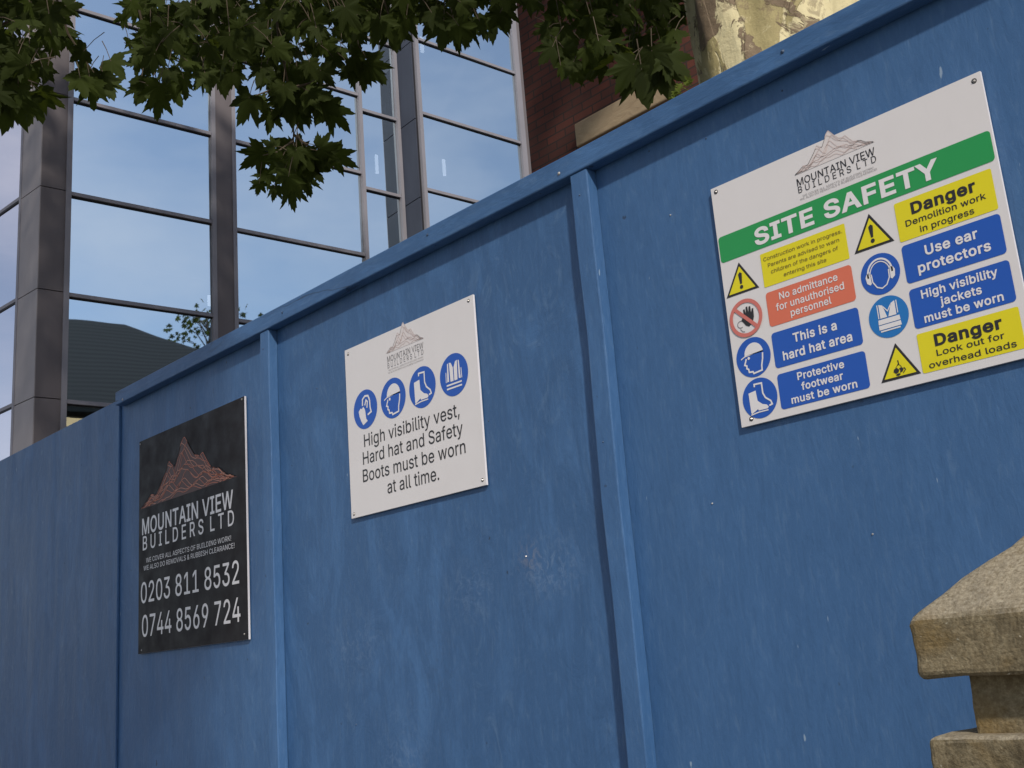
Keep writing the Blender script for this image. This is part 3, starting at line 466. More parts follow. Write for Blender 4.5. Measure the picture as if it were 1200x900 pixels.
def stroke(mb, pts, wd, y, closed=False):
    pts = [Vector((p[0], 0, p[1])) for p in pts]; n = len(pts); vs = []
    for i, p in enumerate(pts):
        a = pts[(i-1) % n] if (closed or i > 0) else p; b = pts[(i+1) % n] if (closed or i < n-1) else p
        d1 = (p-a); d2 = (b-p)
        if d1.length < 1e-9: d1 = d2
        if d2.length < 1e-9: d2 = d1
        t = (d1.normalized() + d2.normalized()); t = t.normalized() if t.length > 1e-6 else d1.normalized()
        nn = Vector((-t.z, 0, t.x)); m = max(.45, nn.dot(Vector((-d1.normalized().z, 0, d1.normalized().x))))
        vs += [(p.x + nn.x*wd/2/m, y, p.z + nn.z*wd/2/m), (p.x - nn.x*wd/2/m, y, p.z - nn.z*wd/2/m)]
    rng = range(n) if closed else range(n-1)
    mb.add(vs, [(2*i, 2*i+1, 2*((i+1) % n)+1, 2*((i+1) % n)) for i in rng])
LAY = .0005
class Sign:
    def __init__(s, name, label, corners, thick, mats, tilt=0):
        xs = [wx(*c) for c in corners]; zs = [wz(*c) for c in corners]
        yf = D - thick - .003
        xs = [wx(c[0], c[1], yf) for c in corners]; zs = [wz(c[0], c[1], yf) for c in corners]
        s.x0 = (xs[0]+xs[3])/2; s.x1 = (xs[1]+xs[2])/2; s.z1 = (zs[0]+zs[1])/2; s.z0 = (zs[2]+zs[3])/2; s.y = yf
        s.root = thing(name, ((s.x0+s.x1)/2, yf, s.z0), label, 'sign')
        b = MB()
        b.box(s.x0, s.x1, yf, D-.003, s.z0, s.z1)
        b.mi = [1, 1, 0, 1, 1, 1]
        b.build('board', mats, s.root)
    def X(s, px, py): return wx(px, py, s.y)
    def Z(s, px, py): return wz(px, py, s.y)
    def L(s, k): return s.y - LAY*k
    def screws(s, pts):
        for px, py in pts:
            P = wall(px, py, s.y); b = MB(); b.poly(circle(P.x, P.z, .0042, s.y-.0003, 14)); o = b.build('screw', DARKMETAL, s.root)
            h = MB(); h.add(*disc3(P.x, s.y-.0020, P.z, .0028)); h.build('screw_head', ZINC, o)
    def rect(s, q):
        xs = [s.X(*c) for c in q]; zs = [s.Z(*c) for c in q]
        return (xs[0]+xs[3])/2, (xs[1]+xs[2])/2, (zs[2]+zs[3])/2, (zs[0]+zs[1])/2
    def panel(s, name, q, m, lines, ink, r=.006, bold=.0, rect=None):
        x0, x1, z0, z1 = rect or s.rect(q)
        b = MB(); b.poly(rrect(x0, x1, z0, z1, r, s.L(1))); o = b.build(name, m, s.root)
        t = MB()
        for (txt, wf, vf, cf, bo) in lines:     # width, baseline height and cap height as fractions of the panel
            text_into(t, txt, (x0+x1)/2, z0 + vf*(z1-z0), wf*(x1-x0), cf*(z1-z0), s.L(2), bo)
        t.build('lettering', ink, o)
        return (x0, x1, z0, z1)
    def line(s, mb, txt, pl, pr, capx, bold=0, lay=1):
        xl, xr = s.X(*pl), s.X(*pr); zb = (s.Z(*pl) + s.Z(*pr))/2
        text_into(mb, txt, (xl+xr)/2, zb, xr-xl, capx, s.L(lay), bold)
    def disc(s, px, py, r, m, name='pictogram'):
        P = wall(px, py, s.y); b = MB(); b.poly(circle(P.x, P.z, r, s.L(1))); return b.build(name, m, s.root), P.x, P.z

def symbol(o, s, cx, cz, r, polys, m, lay=2, strokes=(), name='symbol'):
    b = MB()
    for p in polys: b.poly([(cx + x*r, s.L(lay), cz + z*r) for x, z in p])
    for pts, wd, cl in strokes: stroke(b, [(cx + x*r, cz + z*r) for x, z in pts], wd*r, s.L(lay), cl)
    return b.build(name, m, o)
def arc(cx, cz, rx, rz, a0, a1, n=14): return [(cx + rx*math.cos(R(a0+(a1-a0)*k/n)), cz + rz*math.sin(R(a0+(a1-a0)*k/n))) for k in range(n+1)]
HELMET = [arc(.06, .16, .56, .58, 0, 180) + [(-.74, .06), (-.74, .0), (-.5, .10), (.62, .22)]]
FACE_LINE = [([(-.42, .0), (-.5, -.18), (-.56, -.3), (-.44, -.36), (-.46, -.5), (-.36, -.56), (-.34, -.72), (-.12, -.74), (-.08, -.84), (.42, -.78), (.44, -.52), (.54, -.2), (.58, .1)], .085, False),
             ([(-.30, -.12), (-.28, -.10)], .12, False)]
def helmet(o, s, cx, cz, r):
    symbol(o, s, cx, cz, r, HELMET + [circle2(-.27, .0, .075)], INKW, 2, FACE_LINE[:1], 'helmet_symbol')
def circle2(cx, cz, r, n=16): return [(cx + r*math.cos(2*math.pi*k/n), cz + r*math.sin(2*math.pi*k/n)) for k in range(n)]
def boot(o, s, cx, cz, r):
    front = [(-.62, .36), (-.18, .42), (-.14, -.12), (.12, -.34), (.36, -.42), (.46, -.54), (.40, -.62), (-.14, -.62), (-.18, -.54), (-.34, -.62), (-.56, -.72), (-.60, -.66)]
    back = [(-.22, .60), (-.22, .74), (.22, .72), (.22, .20), (.34, -.06), (.62, -.28), (.68, -.46), (.50, -.50)]
    symbol(o, s, cx, cz, r, [front], INKW, 2, [(back, .085, False), ([(-.62, -.76), (-.30, -.72), (-.12, -.70), (.42, -.70)], .06, False)], 'boot_symbol')
def glove(o, s, cx, cz, r):
    front = [(-.58, -.02), (-.40, .12), (-.30, .06), (-.16, .16), (-.04, .02), (.0, -.10), (.06, -.52), (.18, -.66), (-.22, -.82), (-.40, -.56), (-.52, -.30)]
    back = [(-.22, .22), (-.20, .56), (.02, .70), (.30, .66), (.42, .40), (.44, .0), (.52, -.24), (.20, -.34)]
    symbol(o, s, cx, cz, r, [front], INKW, 2, [(back, .10, False), ([(-.02, .20), (.10, .46), (.22, .36), (.16, .04)], .09, False)], 'glove_symbol')
def vest(o, s, cx, cz, r, folded=False):
    if folded:
        body = [[(-.42, .70), (-.22, .62), (-.06, .0), (-.42, .0)], [(.42, .70), (.22, .62), (.0, .0), (.42, .0)], [(-.54, -.06), (.56, -.06), (.58, -.30), (-.56, -.30)], [(-.56, -.34), (.58, -.34), (.6, -.56), (-.56, -.56)], [(-.50, -.61), (.52, -.61), (.52, -.68), (-.50, -.68)]]
        st = [([(-.20, .56), (.0, .28), (.20, .56)], .05, False), ([(-.50, .70), (-.50, .0)], .05, False), ([(.50, .70), (.50, .06)], .05, False)]
    else:
        body = [[(-.30, .66), (-.16, .62), (-.03, .36), (-.03, -.30), (-.26, -.30)], [(.30, .66), (.16, .62), (.03, .36), (.03, -.30), (.26, -.30)],
                [(-.56, -.40), (.56, -.40), (.56, -.48), (-.56, -.48)], [(-.56, -.58), (.56, -.58), (.56, -.66), (-.56, -.66)], [(-.44, .62), (-.36, .64), (-.36, -.26), (-.50, -.28)], [(.44, .62), (.36, .64), (.36, -.26), (.50, -.28)]]
        st = [([(-.56, .22), (-.58, -.28)], .05, False), ([(.56, .22), (.58, -.28)], .05, False)]
    symbol(o, s, cx, cz, r, body, INKW, 2, st, 'vest_symbol')
def ears(o, s, cx, cz, r):
    st = [(arc(0, .04, .64, .72, -8, 188, 24), .09, False), (arc(0, .02, .50, .62, 0, 360, 30)[:-1], .07, True)]
    pol = [[(-.60, .20), (-.52, .26), (-.50, -.36), (-.58, -.42), (-.74, -.30), (-.78, .0), (-.72, .14)], [(.60, .20), (.52, .26), (.50, -.36), (.58, -.42), (.74, -.30), (.78, .0), (.72, .14)]]
    head = [([(-.46, .1), (-.44, -.3), (-.26, -.62), (.0, -.74), (.26, -.62), (.44, -.3), (.46, .1)], .06, False)]
    symbol(o, s, cx, cz, r, pol, INKW, 2, [st[0]] + head + [(arc(0, .04, .52, .58, 0, 180, 20), .05, False)], 'ear_protector_symbol')
def triangle(s, apex, left, right, name='warning_triangle'):
    P = [(s.X(*q), s.Z(*q)) for q in (apex, left, right)]
    zb = (P[1][1]+P[2][1])/2; h = P[0][1]-zb; wd = (P[2][0]-P[1][0])/2; cx = (P[1][0]+P[2][0])/2
    b = MB(); b.poly([(cx, s.L(1), zb+h), (cx-wd, s.L(1), zb), (cx+wd, s.L(1), zb)]); o = b.build(name, INK, s.root)
    k = .80; c = zb + h/3
    b = MB(); b.poly([(cx, s.L(2), c+h*2/3*k), (cx-wd*k, s.L(2), c-h/3*k), (cx+wd*k, s.L(2), c-h/3*k)]); b.build('yellow_field', YELLOW, o)
    return o, cx, zb, h, wd
def exclaim(o, s, cx, zb, h):
    b = MB(); w_ = .055*h
    b.poly([(cx-w_*1.25, s.L(3), zb+.62*h), (cx-w_*.6, s.L(3), zb+.30*h), (cx+w_*.6, s.L(3), zb+.30*h), (cx+w_*1.25, s.L(3), zb+.62*h), (cx, s.L(3), zb+.68*h)][::1])
    b.poly(circle(cx, zb+.20*h, .062*h, s.L(3), 14)); b.build('exclamation_mark', INK, o)
SKY_PTS = [(0,0),(.06,.09),(.134,.2),(.18,.16),(.244,.36),(.29,.52),(.323,.68),(.35,.60),(.386,.54),(.41,.66),(.45,.90),(.488,1.0),(.52,.88),(.555,.74),(.59,.62),(.64,.57),(.677,.60),(.72,.43),(.756,.30),(.81,.27),(.86,.19),(.905,.10),(1,0)]
def envelope(_, x):
    for (a, ya), (b_, yb) in zip(SKY_PTS[:-1], SKY_PTS[1:]):
        if a <= x <= b_: return ya + (yb-ya)*(x-a)/(b_-a)
    return 0
PEAKS = None
def mountain(s, x0, x1, zb, h, fill, line, line2, wd, nl, lay=1):
    n = 120; rnd = random.Random(4)
    xs = [k/n for k in range(n+1)]
    E = [envelope(PEAKS, x) + .02*mnoise.noise((x*22, 1, 0))*(1 if .05 < x < .95 else 0) for x in xs]
    b = MB(); X = lambda u: x0 + (x1-x0)*u
    b.add([(X(x), s.L(lay), zb) for x in xs] + [(X(x), s.L(lay), zb + max(0, e)*h) for x, e in zip(xs, E)], [(k, k+1, n+2+k, n+1+k) for k in range(n)])
    o = b.build('mountain_emblem', fill, s.root)
    for gi, m in ((0, line), (1, line2)):
        b = MB()
        for i in range(nl):
            if i % 2 != gi: continue
            f = 1 - i/nl
            pts = []
            for x, e in zip(xs, E):
                e2 = envelope(PEAKS, min(1, max(0, x + .035*math.sin(i*2.1))))
                y = min(e, f*e2 + (.11*mnoise.noise((x*7 + i*.3, i*.5, 2.0)) + .035*math.sin(x*38 + i*.9))*min(1, e*2.5)) if i else e
                if y > .012: pts.append((X(x), zb + y*h))
                elif len(pts) > 3: stroke(b, pts, wd, s.L(lay+1)); pts = []
                else: pts = []
            if len(pts) > 3: stroke(b, pts, wd, s.L(lay+1))
        b.build('ridge_lines', m, o)
    return o
SUB1, SUB2 = 'WE COVER ALL ASPECTS OF BUILDING WORK!', 'WE ALSO DO REMOVALS & RUBBISH CLEARANCE!'

def big_sign():
    s = Sign('site_safety_sign', 'largest white sign with a green SITE SAFETY band and many coloured warning panels', [(830,222),(1150,84),(1214,418),(872,499)], .005, [WHITE, EDGE])
    mountain(s, s.X(931,204), s.X(1026,168), (s.Z(931,204)+s.Z(1026,168))/2, .052, MTN_PALE, MTN_LINE, MTN_LINE, .0007, 8)
    t = MB(); s.line(t, 'MOUNTAIN VIEW', (934.5,217.5), (1026,182), .0128, .004); s.line(t, 'B~U~I~L~D~E~R~S  L~T~D', (936,226), (1027.5,190.5), .0115, .0)
    t.build('lettering', INK, s.root)
    t = MB(); s.line(t, SUB1, (941,230), (1024,198.5), .0036); s.line(t, SUB2, (938,235), (1028,199.5), .0036); t.build('lettering', INKF, s.root)
    x0, x1, z0, z1 = s.rect([(842,278),(1160,153.3),(1166.7,188.3),(845,308.7)])
    b = MB(); b.poly(rrect(x0, x1, z0, z1, .006, s.L(1))); o = b.build('header_band', GREEN, s.root)
    t = MB(); xl, xr = s.X(885,284), s.X(1101,200); text_into(t, 'SITE SAFETY', (xl+xr)/2, z0+.18*(z1-z0), xr-xl, .64*(z1-z0), s.L(2), .028); t.build('lettering', INKW, o)
    lx0, lx1 = s.rect([(887.5,299),(987.5,263.3),(993.3,304),(894.4,337.7)])[:2]
    fx0, fx1 = s.rect([(912,439),(1015.4,410),(1023.3,453),(919.7,480)])[:2]
    lx0 = (lx0+fx0)/2; lx1 = (lx1+fx1)/2
    def colrect(q, a, b_):
        r = s.rect(q); return (a, b_, r[2], r[3])
    B = .012
    s.panel('text_panel', None, YELLOW, [('Construction work in progress.', .93, .76, .11, 0), ('Parents are advised to warn', .84, .55, .11, 0), ('children of the dangers of', .79, .34, .11, 0), ('entering this site', .50, .13, .11, 0)], INKBR, rect=colrect([(887.5,299),(987.5,263.3),(993.3,304),(894.4,337.7)], lx0, lx1), r=.002)
    s.panel('text_panel', None, RED, [('No admittance', .68, .69, .205, B), ('for unauthorised', .79, .40, .205, B), ('personnel', .47, .12, .205, B)], INKW, rect=colrect([(896,344),(995,310.7),(1003.7,352),(900.7,384)], lx0, lx1))
    s.panel('text_panel', None, SBLUE, [('This is a', .50, .58, .255, .022), ('hard hat area', .79, .17, .255, .022)], INKW, rect=colrect([(903,392),(1005,359),(1012.5,403.5),(910,431.7)], lx0, lx1))
    s.panel('text_panel', None, SBLUE, [('Protective', .53, .70, .215, .02), ('footwear', .47, .40, .215, .02), ('must be worn', .74, .095, .215, .02)], INKW, rect=colrect([(912,439),(1015.4,410),(1023.3,453),(919.7,480)], lx0, lx1))
    rx0, rx1 = s.X(1064, 334), s.x1 - .012
    rx0 = (s.X(1045,239)+s.X(1053,285)+s.X(1055,289)+s.X(1064,334)+s.X(1075.5,386)+s.X(1085,439))/6
    s.panel('text_panel', None, YELLOW, [('Danger', .66, .60, .30, .03), ('Demolition work', .82, .335, .155, .008), ('in progress', .55, .085, .155, .008)], INK, rect=colrect([(1045,239),(1168,196),(1176,243),(1053,285)], rx0, rx1), r=.003)
    s.panel('text_panel', None, SBLUE, [('Use ear', .53, .58, .26, .022), ('protectors', .73, .19, .26, .022)], INKW, rect=colrect([(1055,289),(1177.5,248),(1188,293),(1064,334)], rx0, rx1))
    s.panel('text_panel', None, SBLUE, [('High visibility', .76, .70, .215, .02), ('jackets', .41, .40, .215, .02), ('must be worn', .78, .095, .215, .02)], INKW, rect=colrect([(1065,339.7),(1190,302),(1199,350),(1075.5,386)], rx0, rx1))
    s.panel('text_panel', None, YELLOW, [('Danger', .66, .60, .30, .03), ('Look out for', .66, .345, .155, .008), ('overhead loads', .85, .085, .155, .008)], INK, rect=colrect([(1076.5,392.5),(1203,355),(1210,404),(1085,439)], rx0, rx1), r=.003)
    o, cx, zb, h, wd = triangle(s, (866,307.5), (851.7,350), (890,336.7)); exclaim(o, s, cx, zb, h)
    o, cx, zb, h, wd = triangle(s, (1018.3,250.5), (1001.7,298.3), (1048.3,281.7)); exclaim(o, s, cx, zb, h)
    o, cx, zb, h, wd = triangle(s, (1047.6,402.5), (1033,449), (1079.7,437.5)); o['label'] = 'warning triangle with loads hanging from a hook'
    symbol(o, s, cx, zb+.20*h, h*.5, [[(-.30,.16),(-.12,.22),(.0,.08),(-.06,-.06),(-.22,-.10),(-.34,.02)], [(.0,.16),(.16,.20),(.26,.08),(.20,-.04),(.02,-.10),(.06,.04)], [(-.22,-.14),(-.04,-.10),(.06,-.16),(-.06,-.24),(-.20,-.22)]], INK, 3, [([(.0,.62),(.02,.42),(-.05,.34)], .06, False), ([(.0,.42),(-.20,.20)], .03, False), ([(.0,.42),(.16,.22)], .03, False), ([(.28,.16),(.36,.02),(.20,-.14)], .05, False)], 'hanging_load_symbol')
    # no entry for unauthorised persons
    P = wall(874.6, 372.6, s.y); r = .0335
    b = MB(); b.poly(circle(P.x, P.z, r*.98, s.L(1))); o = b.build('prohibition_pictogram', WHITE, s.root)
    hand = [(-.30,-.06),(-.16,.10),(-.10,.14),(-.12,.46),(-.02,.48),(.02,.20),(.06,.56),(.16,.58),(.18,.22),(.24,.54),(.34,.54),(.34,.18),(.42,.40),(.50,.38),(.48,-.06),(.36,-.36),(.12,-.50),(-.06,-.40),(-.20,-.20)]
    symbol(o, s, P.x, P.z, r, [hand], INK, 2, [], 'hand_symbol')
    symbol(o, s, P.x, P.z, r, [], INKG, 2, [(arc(-.36,-.26,.20,.18,40,300,10), .04, False), ([(-.42,-.50),(-.30,-.66),(-.16,-.70)], .04, False)], 'face_symbol')
    b = MB(); ring(b, P.x, P.z, r*.80, r, s.L(3)); 
    a = R(135); ux, uz = math.cos(a), math.sin(a)
    stroke(b, [(P.x+ux*r*.82, P.z+uz*r*.82), (P.x-ux*r*.82, P.z-uz*r*.82)], r*.19, s.L(3.3)); b.build('red_ring', PINK, o)
    for px, py, fn, m in ((883,418.5,helmet,SBLUE), (890.6,466.3,boot,SBLUE), (1031.7,321,ears,SBLUE), (1041.5,371,lambda *a: vest(*a, folded=True),SBLUE2)):
        o, cx, cz = s.disc(px, py, .0345 if px < 900 else .0330, m); fn(o, s, cx, cz, .0335 if px < 900 else .032)
    s.screws([(839,225), (1141.5,95), (880.5,491)])
INKBR = mat('ink_faded_brown', (.13, .085, .02), .45)
big_sign()
def white_sign():
    s = Sign('protective_clothing_sign', 'medium white sign with four blue round symbols in a row above black writing', [(404,411),(554,345),(570,568),(412,608)], .005, [WHITE, EDGE])
    mountain(s, s.X(453,413.5), s.X(497,397.5), (s.Z(453,413.5)+s.Z(497,397.5))/2, .060, MTN_PALE, MTN_LINE, MTN_LINE, .0008, 7)
    t = MB(); s.line(t, 'MOUNTAIN VIEW', (454,423.5), (496.5,409), .0145, .004); t.build('lettering', INKG, s.root)
    t = MB(); s.line(t, 'B~U~I~L~D~E~R~S  L~T~D', (454.5,431), (496.5,416), .0125); t.build('lettering', INKG, s.root)
    t = MB(); s.line(t, SUB1, (455.5,434.5), (496,419.5), .0035); s.line(t, SUB2, (455,437.5), (496.5,422.5), .0035); t.build('lettering', INKF, s.root)
    for px, py, fn in ((428.3,479.5,glove), (460.8,466.4,helmet), (495,453.6,boot), (532,439,vest)):
        o, cx, cz = s.disc(px, py, .0485, SBLUE); fn(o, s, cx, cz, .0465)
    t = MB()
    s.line(t, 'High visibility vest,', (427,522.8), (539,488.5), .0305, .004); s.line(t, 'Hard hat and Safety', (425.7,543.5), (543,510), .0305, .004)
    s.line(t, 'Boots must be worn', (425.7,564.8), (546,531), .0305, .004); s.line(t, 'at all time.', (454.5,579), (515,561.5), .0305, .004)
    t.build('lettering', INK, s.root)
    s.screws([(408,415), (549,352.5), (565.5,562.5), (415,602.5)])
white_sign()
def black_sign():
    s = Sign('builder_company_sign', 'black sign with an orange line mountain, white company name and two phone numbers', [(161.5,519.5),(287,463),(290.5,747.5),(164,768)], .006, [BLACKB, EDGE])
    o = mountain(s, s.X(164.8,598), s.X(278.5,557.4), (s.Z(164.8,598)+s.Z(278.5,557.4))/2, .178, MTN_FILL, ORANGE, ORANGE_L, .0016, 13)
    t = MB(); s.line(t, 'MOUNTAIN VIEW', (166.7,626), (273.5,595.5), .052, .012); t.build('lettering', INKW, s.root)
    t = MB(); s.line(t, 'B~U~I~L~D~E~R~S  L~T~D', (167.5,644.5), (274.5,615.5), .044, .008); t.build('lettering', INKW, s.root)
    t = MB(); s.line(t, SUB1, (171.4,658.5), (271,634.5), .0145); s.line(t, SUB2, (168.5,667.5), (275,643.5), .0145); t.build('lettering', INKW, s.root)
    t = MB(); s.line(t, '0203 811 8532', (165.2,707), (280.5,683.5), .064, .004); t.build('lettering', INKW, s.root); t = MB(); s.line(t, '0744 8569 724', (166.5,748), (282,726.5), .066, .004); t.build('lettering', INKW, s.root)
    s.screws([(164.5,520.5), (283.5,468), (286.5,743), (166,762)])
black_sign()

# ------------------------------------------------------------------ glass office building
GT = 14.0
bd = Vector((math.cos(FACA), math.sin(FACA), 0)); bn = Vector((math.sin(FACA), -math.cos(FACA), 0))
F0 = EYE + bn*(-GT)
def glass_mat(name, tint, refl):
    m = bpy.data.materials.new(name); m.use_nodes = True; t = m.node_tree
    for n in list(t.nodes): t.nodes.remove(n)
    o = t.nodes.new('ShaderNodeOutputMaterial'); mx = t.nodes.new('ShaderNodeMixShader'); tr = t.nodes.new('ShaderNodeBsdfTransparent'); gl = t.nodes.new('ShaderNodeBsdfGlossy')
    gl.inputs['Color'].default_value = (*tint, 1); gl.inputs['Roughness'].default_value = .015; tr.inputs[0].default_value = (.6, .64, .68, 1)
    mx.inputs[0].default_value = refl
    tc = t.nodes.new('ShaderNodeTexCoord'); nz = t.nodes.new('ShaderNodeTexNoise'); nz.inputs['Scale'].default_value = .9; nz.inputs['Detail'].default_value = 1
    bp = t.nodes.new('ShaderNodeBump'); bp.inputs['Strength'].default_value = .03; bp.inputs['Distance'].default_value = .05
    t.links.new(tc.outputs['Object'], nz.inputs['Vector']); t.links.new(nz.outputs['Fac'], bp.inputs['Height']); t.links.new(bp.outputs[0], gl.inputs['Normal'])
    t.links.new(tr.outputs[0], mx.inputs[1]); t.links.new(gl.outputs[0], mx.inputs[2]); t.links.new(mx.outputs[0], o.inputs[0])
    return m
GLASS = glass_mat('coated_glass', (.76, .90, 1.0), .85)
def alu(name, c, rough=.4):
    m = mat(name, c, rough, .12, .0); q = NB(m); n = q.noise(q.coords((1, 1, .3)), 5, 4); q.l(q.mix(n, tuple(x*.8 for x in c), tuple(x*1.15 for x in c)), q.b.inputs['Base Color']); return m
FRAME = alu('frame_grey', (.26, .25, .28), .6)
FRAME_D = alu('gasket_dark', (.03, .03, .035), .5)
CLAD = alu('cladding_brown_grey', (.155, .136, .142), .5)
CLAD_B = alu('cladding_blue_grey', (.06, .068, .095), .8)
INTER = mat('interior_dark', (.04, .04, .045), .8)
CLEAR = bpy.data.materials.new('glass_inner_face'); CLEAR.use_nodes = True
_t = CLEAR.node_tree; _t.nodes.remove(_t.nodes['Principled BSDF']); _c = _t.nodes.new('ShaderNodeBsdfTransparent'); _t.links.new(_c.outputs[0], _t.nodes['Material Output'].inputs[0])
prnd = random.Random(5)
def warp(g, n):                                          # no two panes are set quite parallel
    a, b = prnd.uniform(-.004, .004), prnd.uniform(-.004, .004)
    for i, k in enumerate((-a-b, a-b, a-b, -a-b, -a+b, a+b, a+b, -a+b)):
        g.v[i] = tuple(Vector(g.v[i]) + n*k)
def office():
    cor = on_plane(45, 300, F0, bn); cor.z = 0
    t = thing('office_building', cor, 'glass fronted office block with grey mullions, seen over the left half of the blue hoarding', 'building')
    up = Vector((0, 0, 1))
    def S(px, py, off=0): P = on_plane(px, py, F0+bn*off, bn); return (P-F0).dot(bd), P.z
    def P3(s_, z, off): return F0 + bd*s_ + bn*off + up*(z-EYE.z)
    TOP = 14.0
    step = S(81,115)[1] - S(81,227)[1]
    def vbar(s0, s1, o0, o1, m, name, z0=0.0, z1=TOP):
        b = MB(); b.prism(P3(s0, z0, o0), bd*(s1-s0), bn*(o1-o0), up*(z1-z0)); b.build(name, m, t)
    def bay(s0, s1, levels, off, bar=.055):
        # one glass sheet per light between transoms; transoms proud of the glass
        zs = sorted(levels); 
        while zs[0] - step > .2: zs.insert(0, zs[0]-step)
        while zs[-1] + step < TOP: zs.append(zs[-1]+step)
        edges = [0.1] + zs + [TOP]
        for a, b_ in zip(edges[:-1], edges[1:]):
            g = MB(); g.prism(P3(s0+.01, a+bar/2-.004, off-.03), bd*(s1-s0-.02), bn*.02, up*(b_-a-bar+.008)); warp(g, bn); g.mi = [1,1,1,1,0,1]; g.build('window_pane', [GLASS, CLEAR], t)
        for z in zs:
            b = MB(); b.prism(P3(s0, z-bar/2, off-.02), bd*(s1-s0), bn*.055, up*bar*.62); b.prism(P3(s0, z-bar/2+bar*.66, off-.02), bd*(s1-s0), bn*.043, up*bar*.34)
            o = b.build('transom', FRAME, t)
            b = MB(); b.prism(P3(s0, z-bar/2-.020, off-.018), bd*(s1-s0), bn*.022, up*.019); b.build('gasket', FRAME_D, o)
    sA = S(82, 250)[0]; sB0, sB1 = S(247.5, 250)[0], S(276, 250)[0]; sC = S(425, 220)[0]; sD = S(465, 140)[0]
    lv = [S(81.5,115.5)[1], S(81.5,227)[1], S(81.6,345.8)[1], S(85,471.5)[1]]
    bay(sA, sB0, lv, 0)
    bay(sB1, sC-.03, [S(271,164.5)[1], S(276.5,269)[1]], 0)
    bay(sC+.03, sD-.03, [S(420,127.8)[1], S(426,220)[1]], 0)
    # frames beside the glass
    for a, b_ in ((sA-.07, sA), (sB0, sB0+.06), (sB1-.06, sB1)):
        vbar(a, b_, -.05, .05, FRAME, 'mullion')
    vbar(sC-.03, sC+.03, -.05, .06, FRAME, 'mullion'); vbar(sD-.03, sD+.03, -.05, .06, FRAME, 'mullion')
    vbar(sB0+.06, sB1-.06, -.05, .035, CLAD, 'column_cladding')
    # corner column: right face and, round the corner, the left face
    sc = S(45, 300)[0]
    zj = [z + .02 for z in lv] + [lv[0]+step]
    seg = sorted([0.05] + zj + [lv[-1]-step, lv[0]+2*step, TOP])
    ld = None
    # direction of the left wing, from its transoms
    c3 = on_plane(45, 300, F0+bn*.03, bn)
    vp = (CF*FPX + CR*(-900-600) - CU*(880-450)); ld = Vector((vp.x, vp.y, 0)).normalized(); ln = Vector((ld.y, -ld.x, 0))
    if ln.y > 0: ln = -ln
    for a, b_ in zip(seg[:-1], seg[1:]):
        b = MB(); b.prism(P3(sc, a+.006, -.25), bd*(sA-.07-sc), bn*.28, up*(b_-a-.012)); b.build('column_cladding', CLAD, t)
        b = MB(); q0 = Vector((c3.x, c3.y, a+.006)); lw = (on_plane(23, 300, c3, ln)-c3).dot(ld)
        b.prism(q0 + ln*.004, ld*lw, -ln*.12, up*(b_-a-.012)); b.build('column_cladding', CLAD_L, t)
    b = MB(); b.prism(P3(sc+.02, .05, -.2), bd*(sA-.1-sc), bn*.2, up*(TOP-.1)); b.build('column_core', FRAME_D, t)
    # left wing
    lv2 = [on_plane(10, y, c3, ln).z for y in (242, 357, 477)]
    st2 = (lv2[0]-lv2[2])/2; zs = sorted(lv2 + [lv2[0]+st2, lv2[0]+2*st2, lv2[2]-st2])
    q0 = c3 + ld*lw; q0.z = 0
    b = MB(); b.prism(q0 + ln*.01, ld*.06, -ln*.1, up*TOP); b.build('mullion', FRAME, t)
    for k in range(3):
        a0 = q0 + ld*(.06 + 1.66*k)
        edges = [.1] + zs + [TOP]
        for z0, z1 in zip(edges[:-1], edges[1:]):
            g = MB(); g.prism(a0 + up*(z0+.02) - ln*.02, ld*1.6, -ln*.02, up*(z1-z0-.04)); warp(g, ln); g.mi = [1,1,0,1,1,1]; g.build('window_pane', [GLASS_L, CLEAR], t)
        for z in zs:
            b = MB(); b.prism(a0 + up*(z-.012), ld*1.6, -ln*.05, up*.045); o = b.build('transom', FRAME, t)
            b = MB(); b.prism(a0 + up*(z-.034) - ln*.004, ld*1.6, -ln*.04, up*.02); b.build('gasket', FRAME_D, o)
        b = MB(); b.prism(a0 + ld*1.6 + ln*.01, ld*.06, -ln*.1, up*TOP); b.build('mullion', FRAME, t)
    # projecting right section with a panelled return
    s0 = sD + .03
    Pr = P3(s0, 3, 0); Q = on_plane(489, 150, Pr, bd); off = (Q-F0).dot(bn)
    rz = [S(492.8,132.3,off)[1], S(499.8,222,off)[1], S(485.8,44.8,off)[1]]
    seg = sorted([.05] + [rz[0]-.10, rz[1]-.14, rz[2]-.06, rz[1]-.14-step, rz[2]+step, TOP])
    for a, b_ in zip(seg[:-1], seg[1:]):
        if b_-a < .05: continue
        b = MB(); b.prism(P3(s0, a+.008, -.1), bd*.04, bn*(off+.05), up*(b_-a-.016)); b.build('column_cladding', CLAD_B, t)
    b = MB(); b.prism(P3(s0+.02, .05, -.1), bd*.03, bn*(off+.06), up*(TOP-.1)); b.build('column_core', FRAME_D, t)
    e0 = S(491, 150, off)[0]; e1 = S(603.5, 100, off)[0]
    vbar(s0+.045, max(e0, s0+.11), off-.06, off+.03, FRAME, 'mullion')
    bay(max(e0, s0+.11), e1, rz, off)
    vbar(e1, e1+.11, off-.06, off+.05, FRAME, 'mullion')
    # inside: floors, a back wall, roof
    s_end = e1 + .1
    b = MB(); b.prism(P3(sc+.2, 0, -4.0), bd*(s_end-sc-.2), bn*.1, up*TOP); b.build('interior_wall', INTER, t)
    for z in (lv[1]-.6-.2, lv[1]+2*step):
        b = MB(); b.prism(P3(sc+.3, z, -3.9), bd*(sD-sc-.3), bn*3.6, up*.2); b.build('floor_slab', INTER, t)
    b = MB(); b.prism(P3(sc-.1, TOP, -5), bd*(s_end-sc), bn*(5.2), up*.3); b.build('roof', CLAD, t)
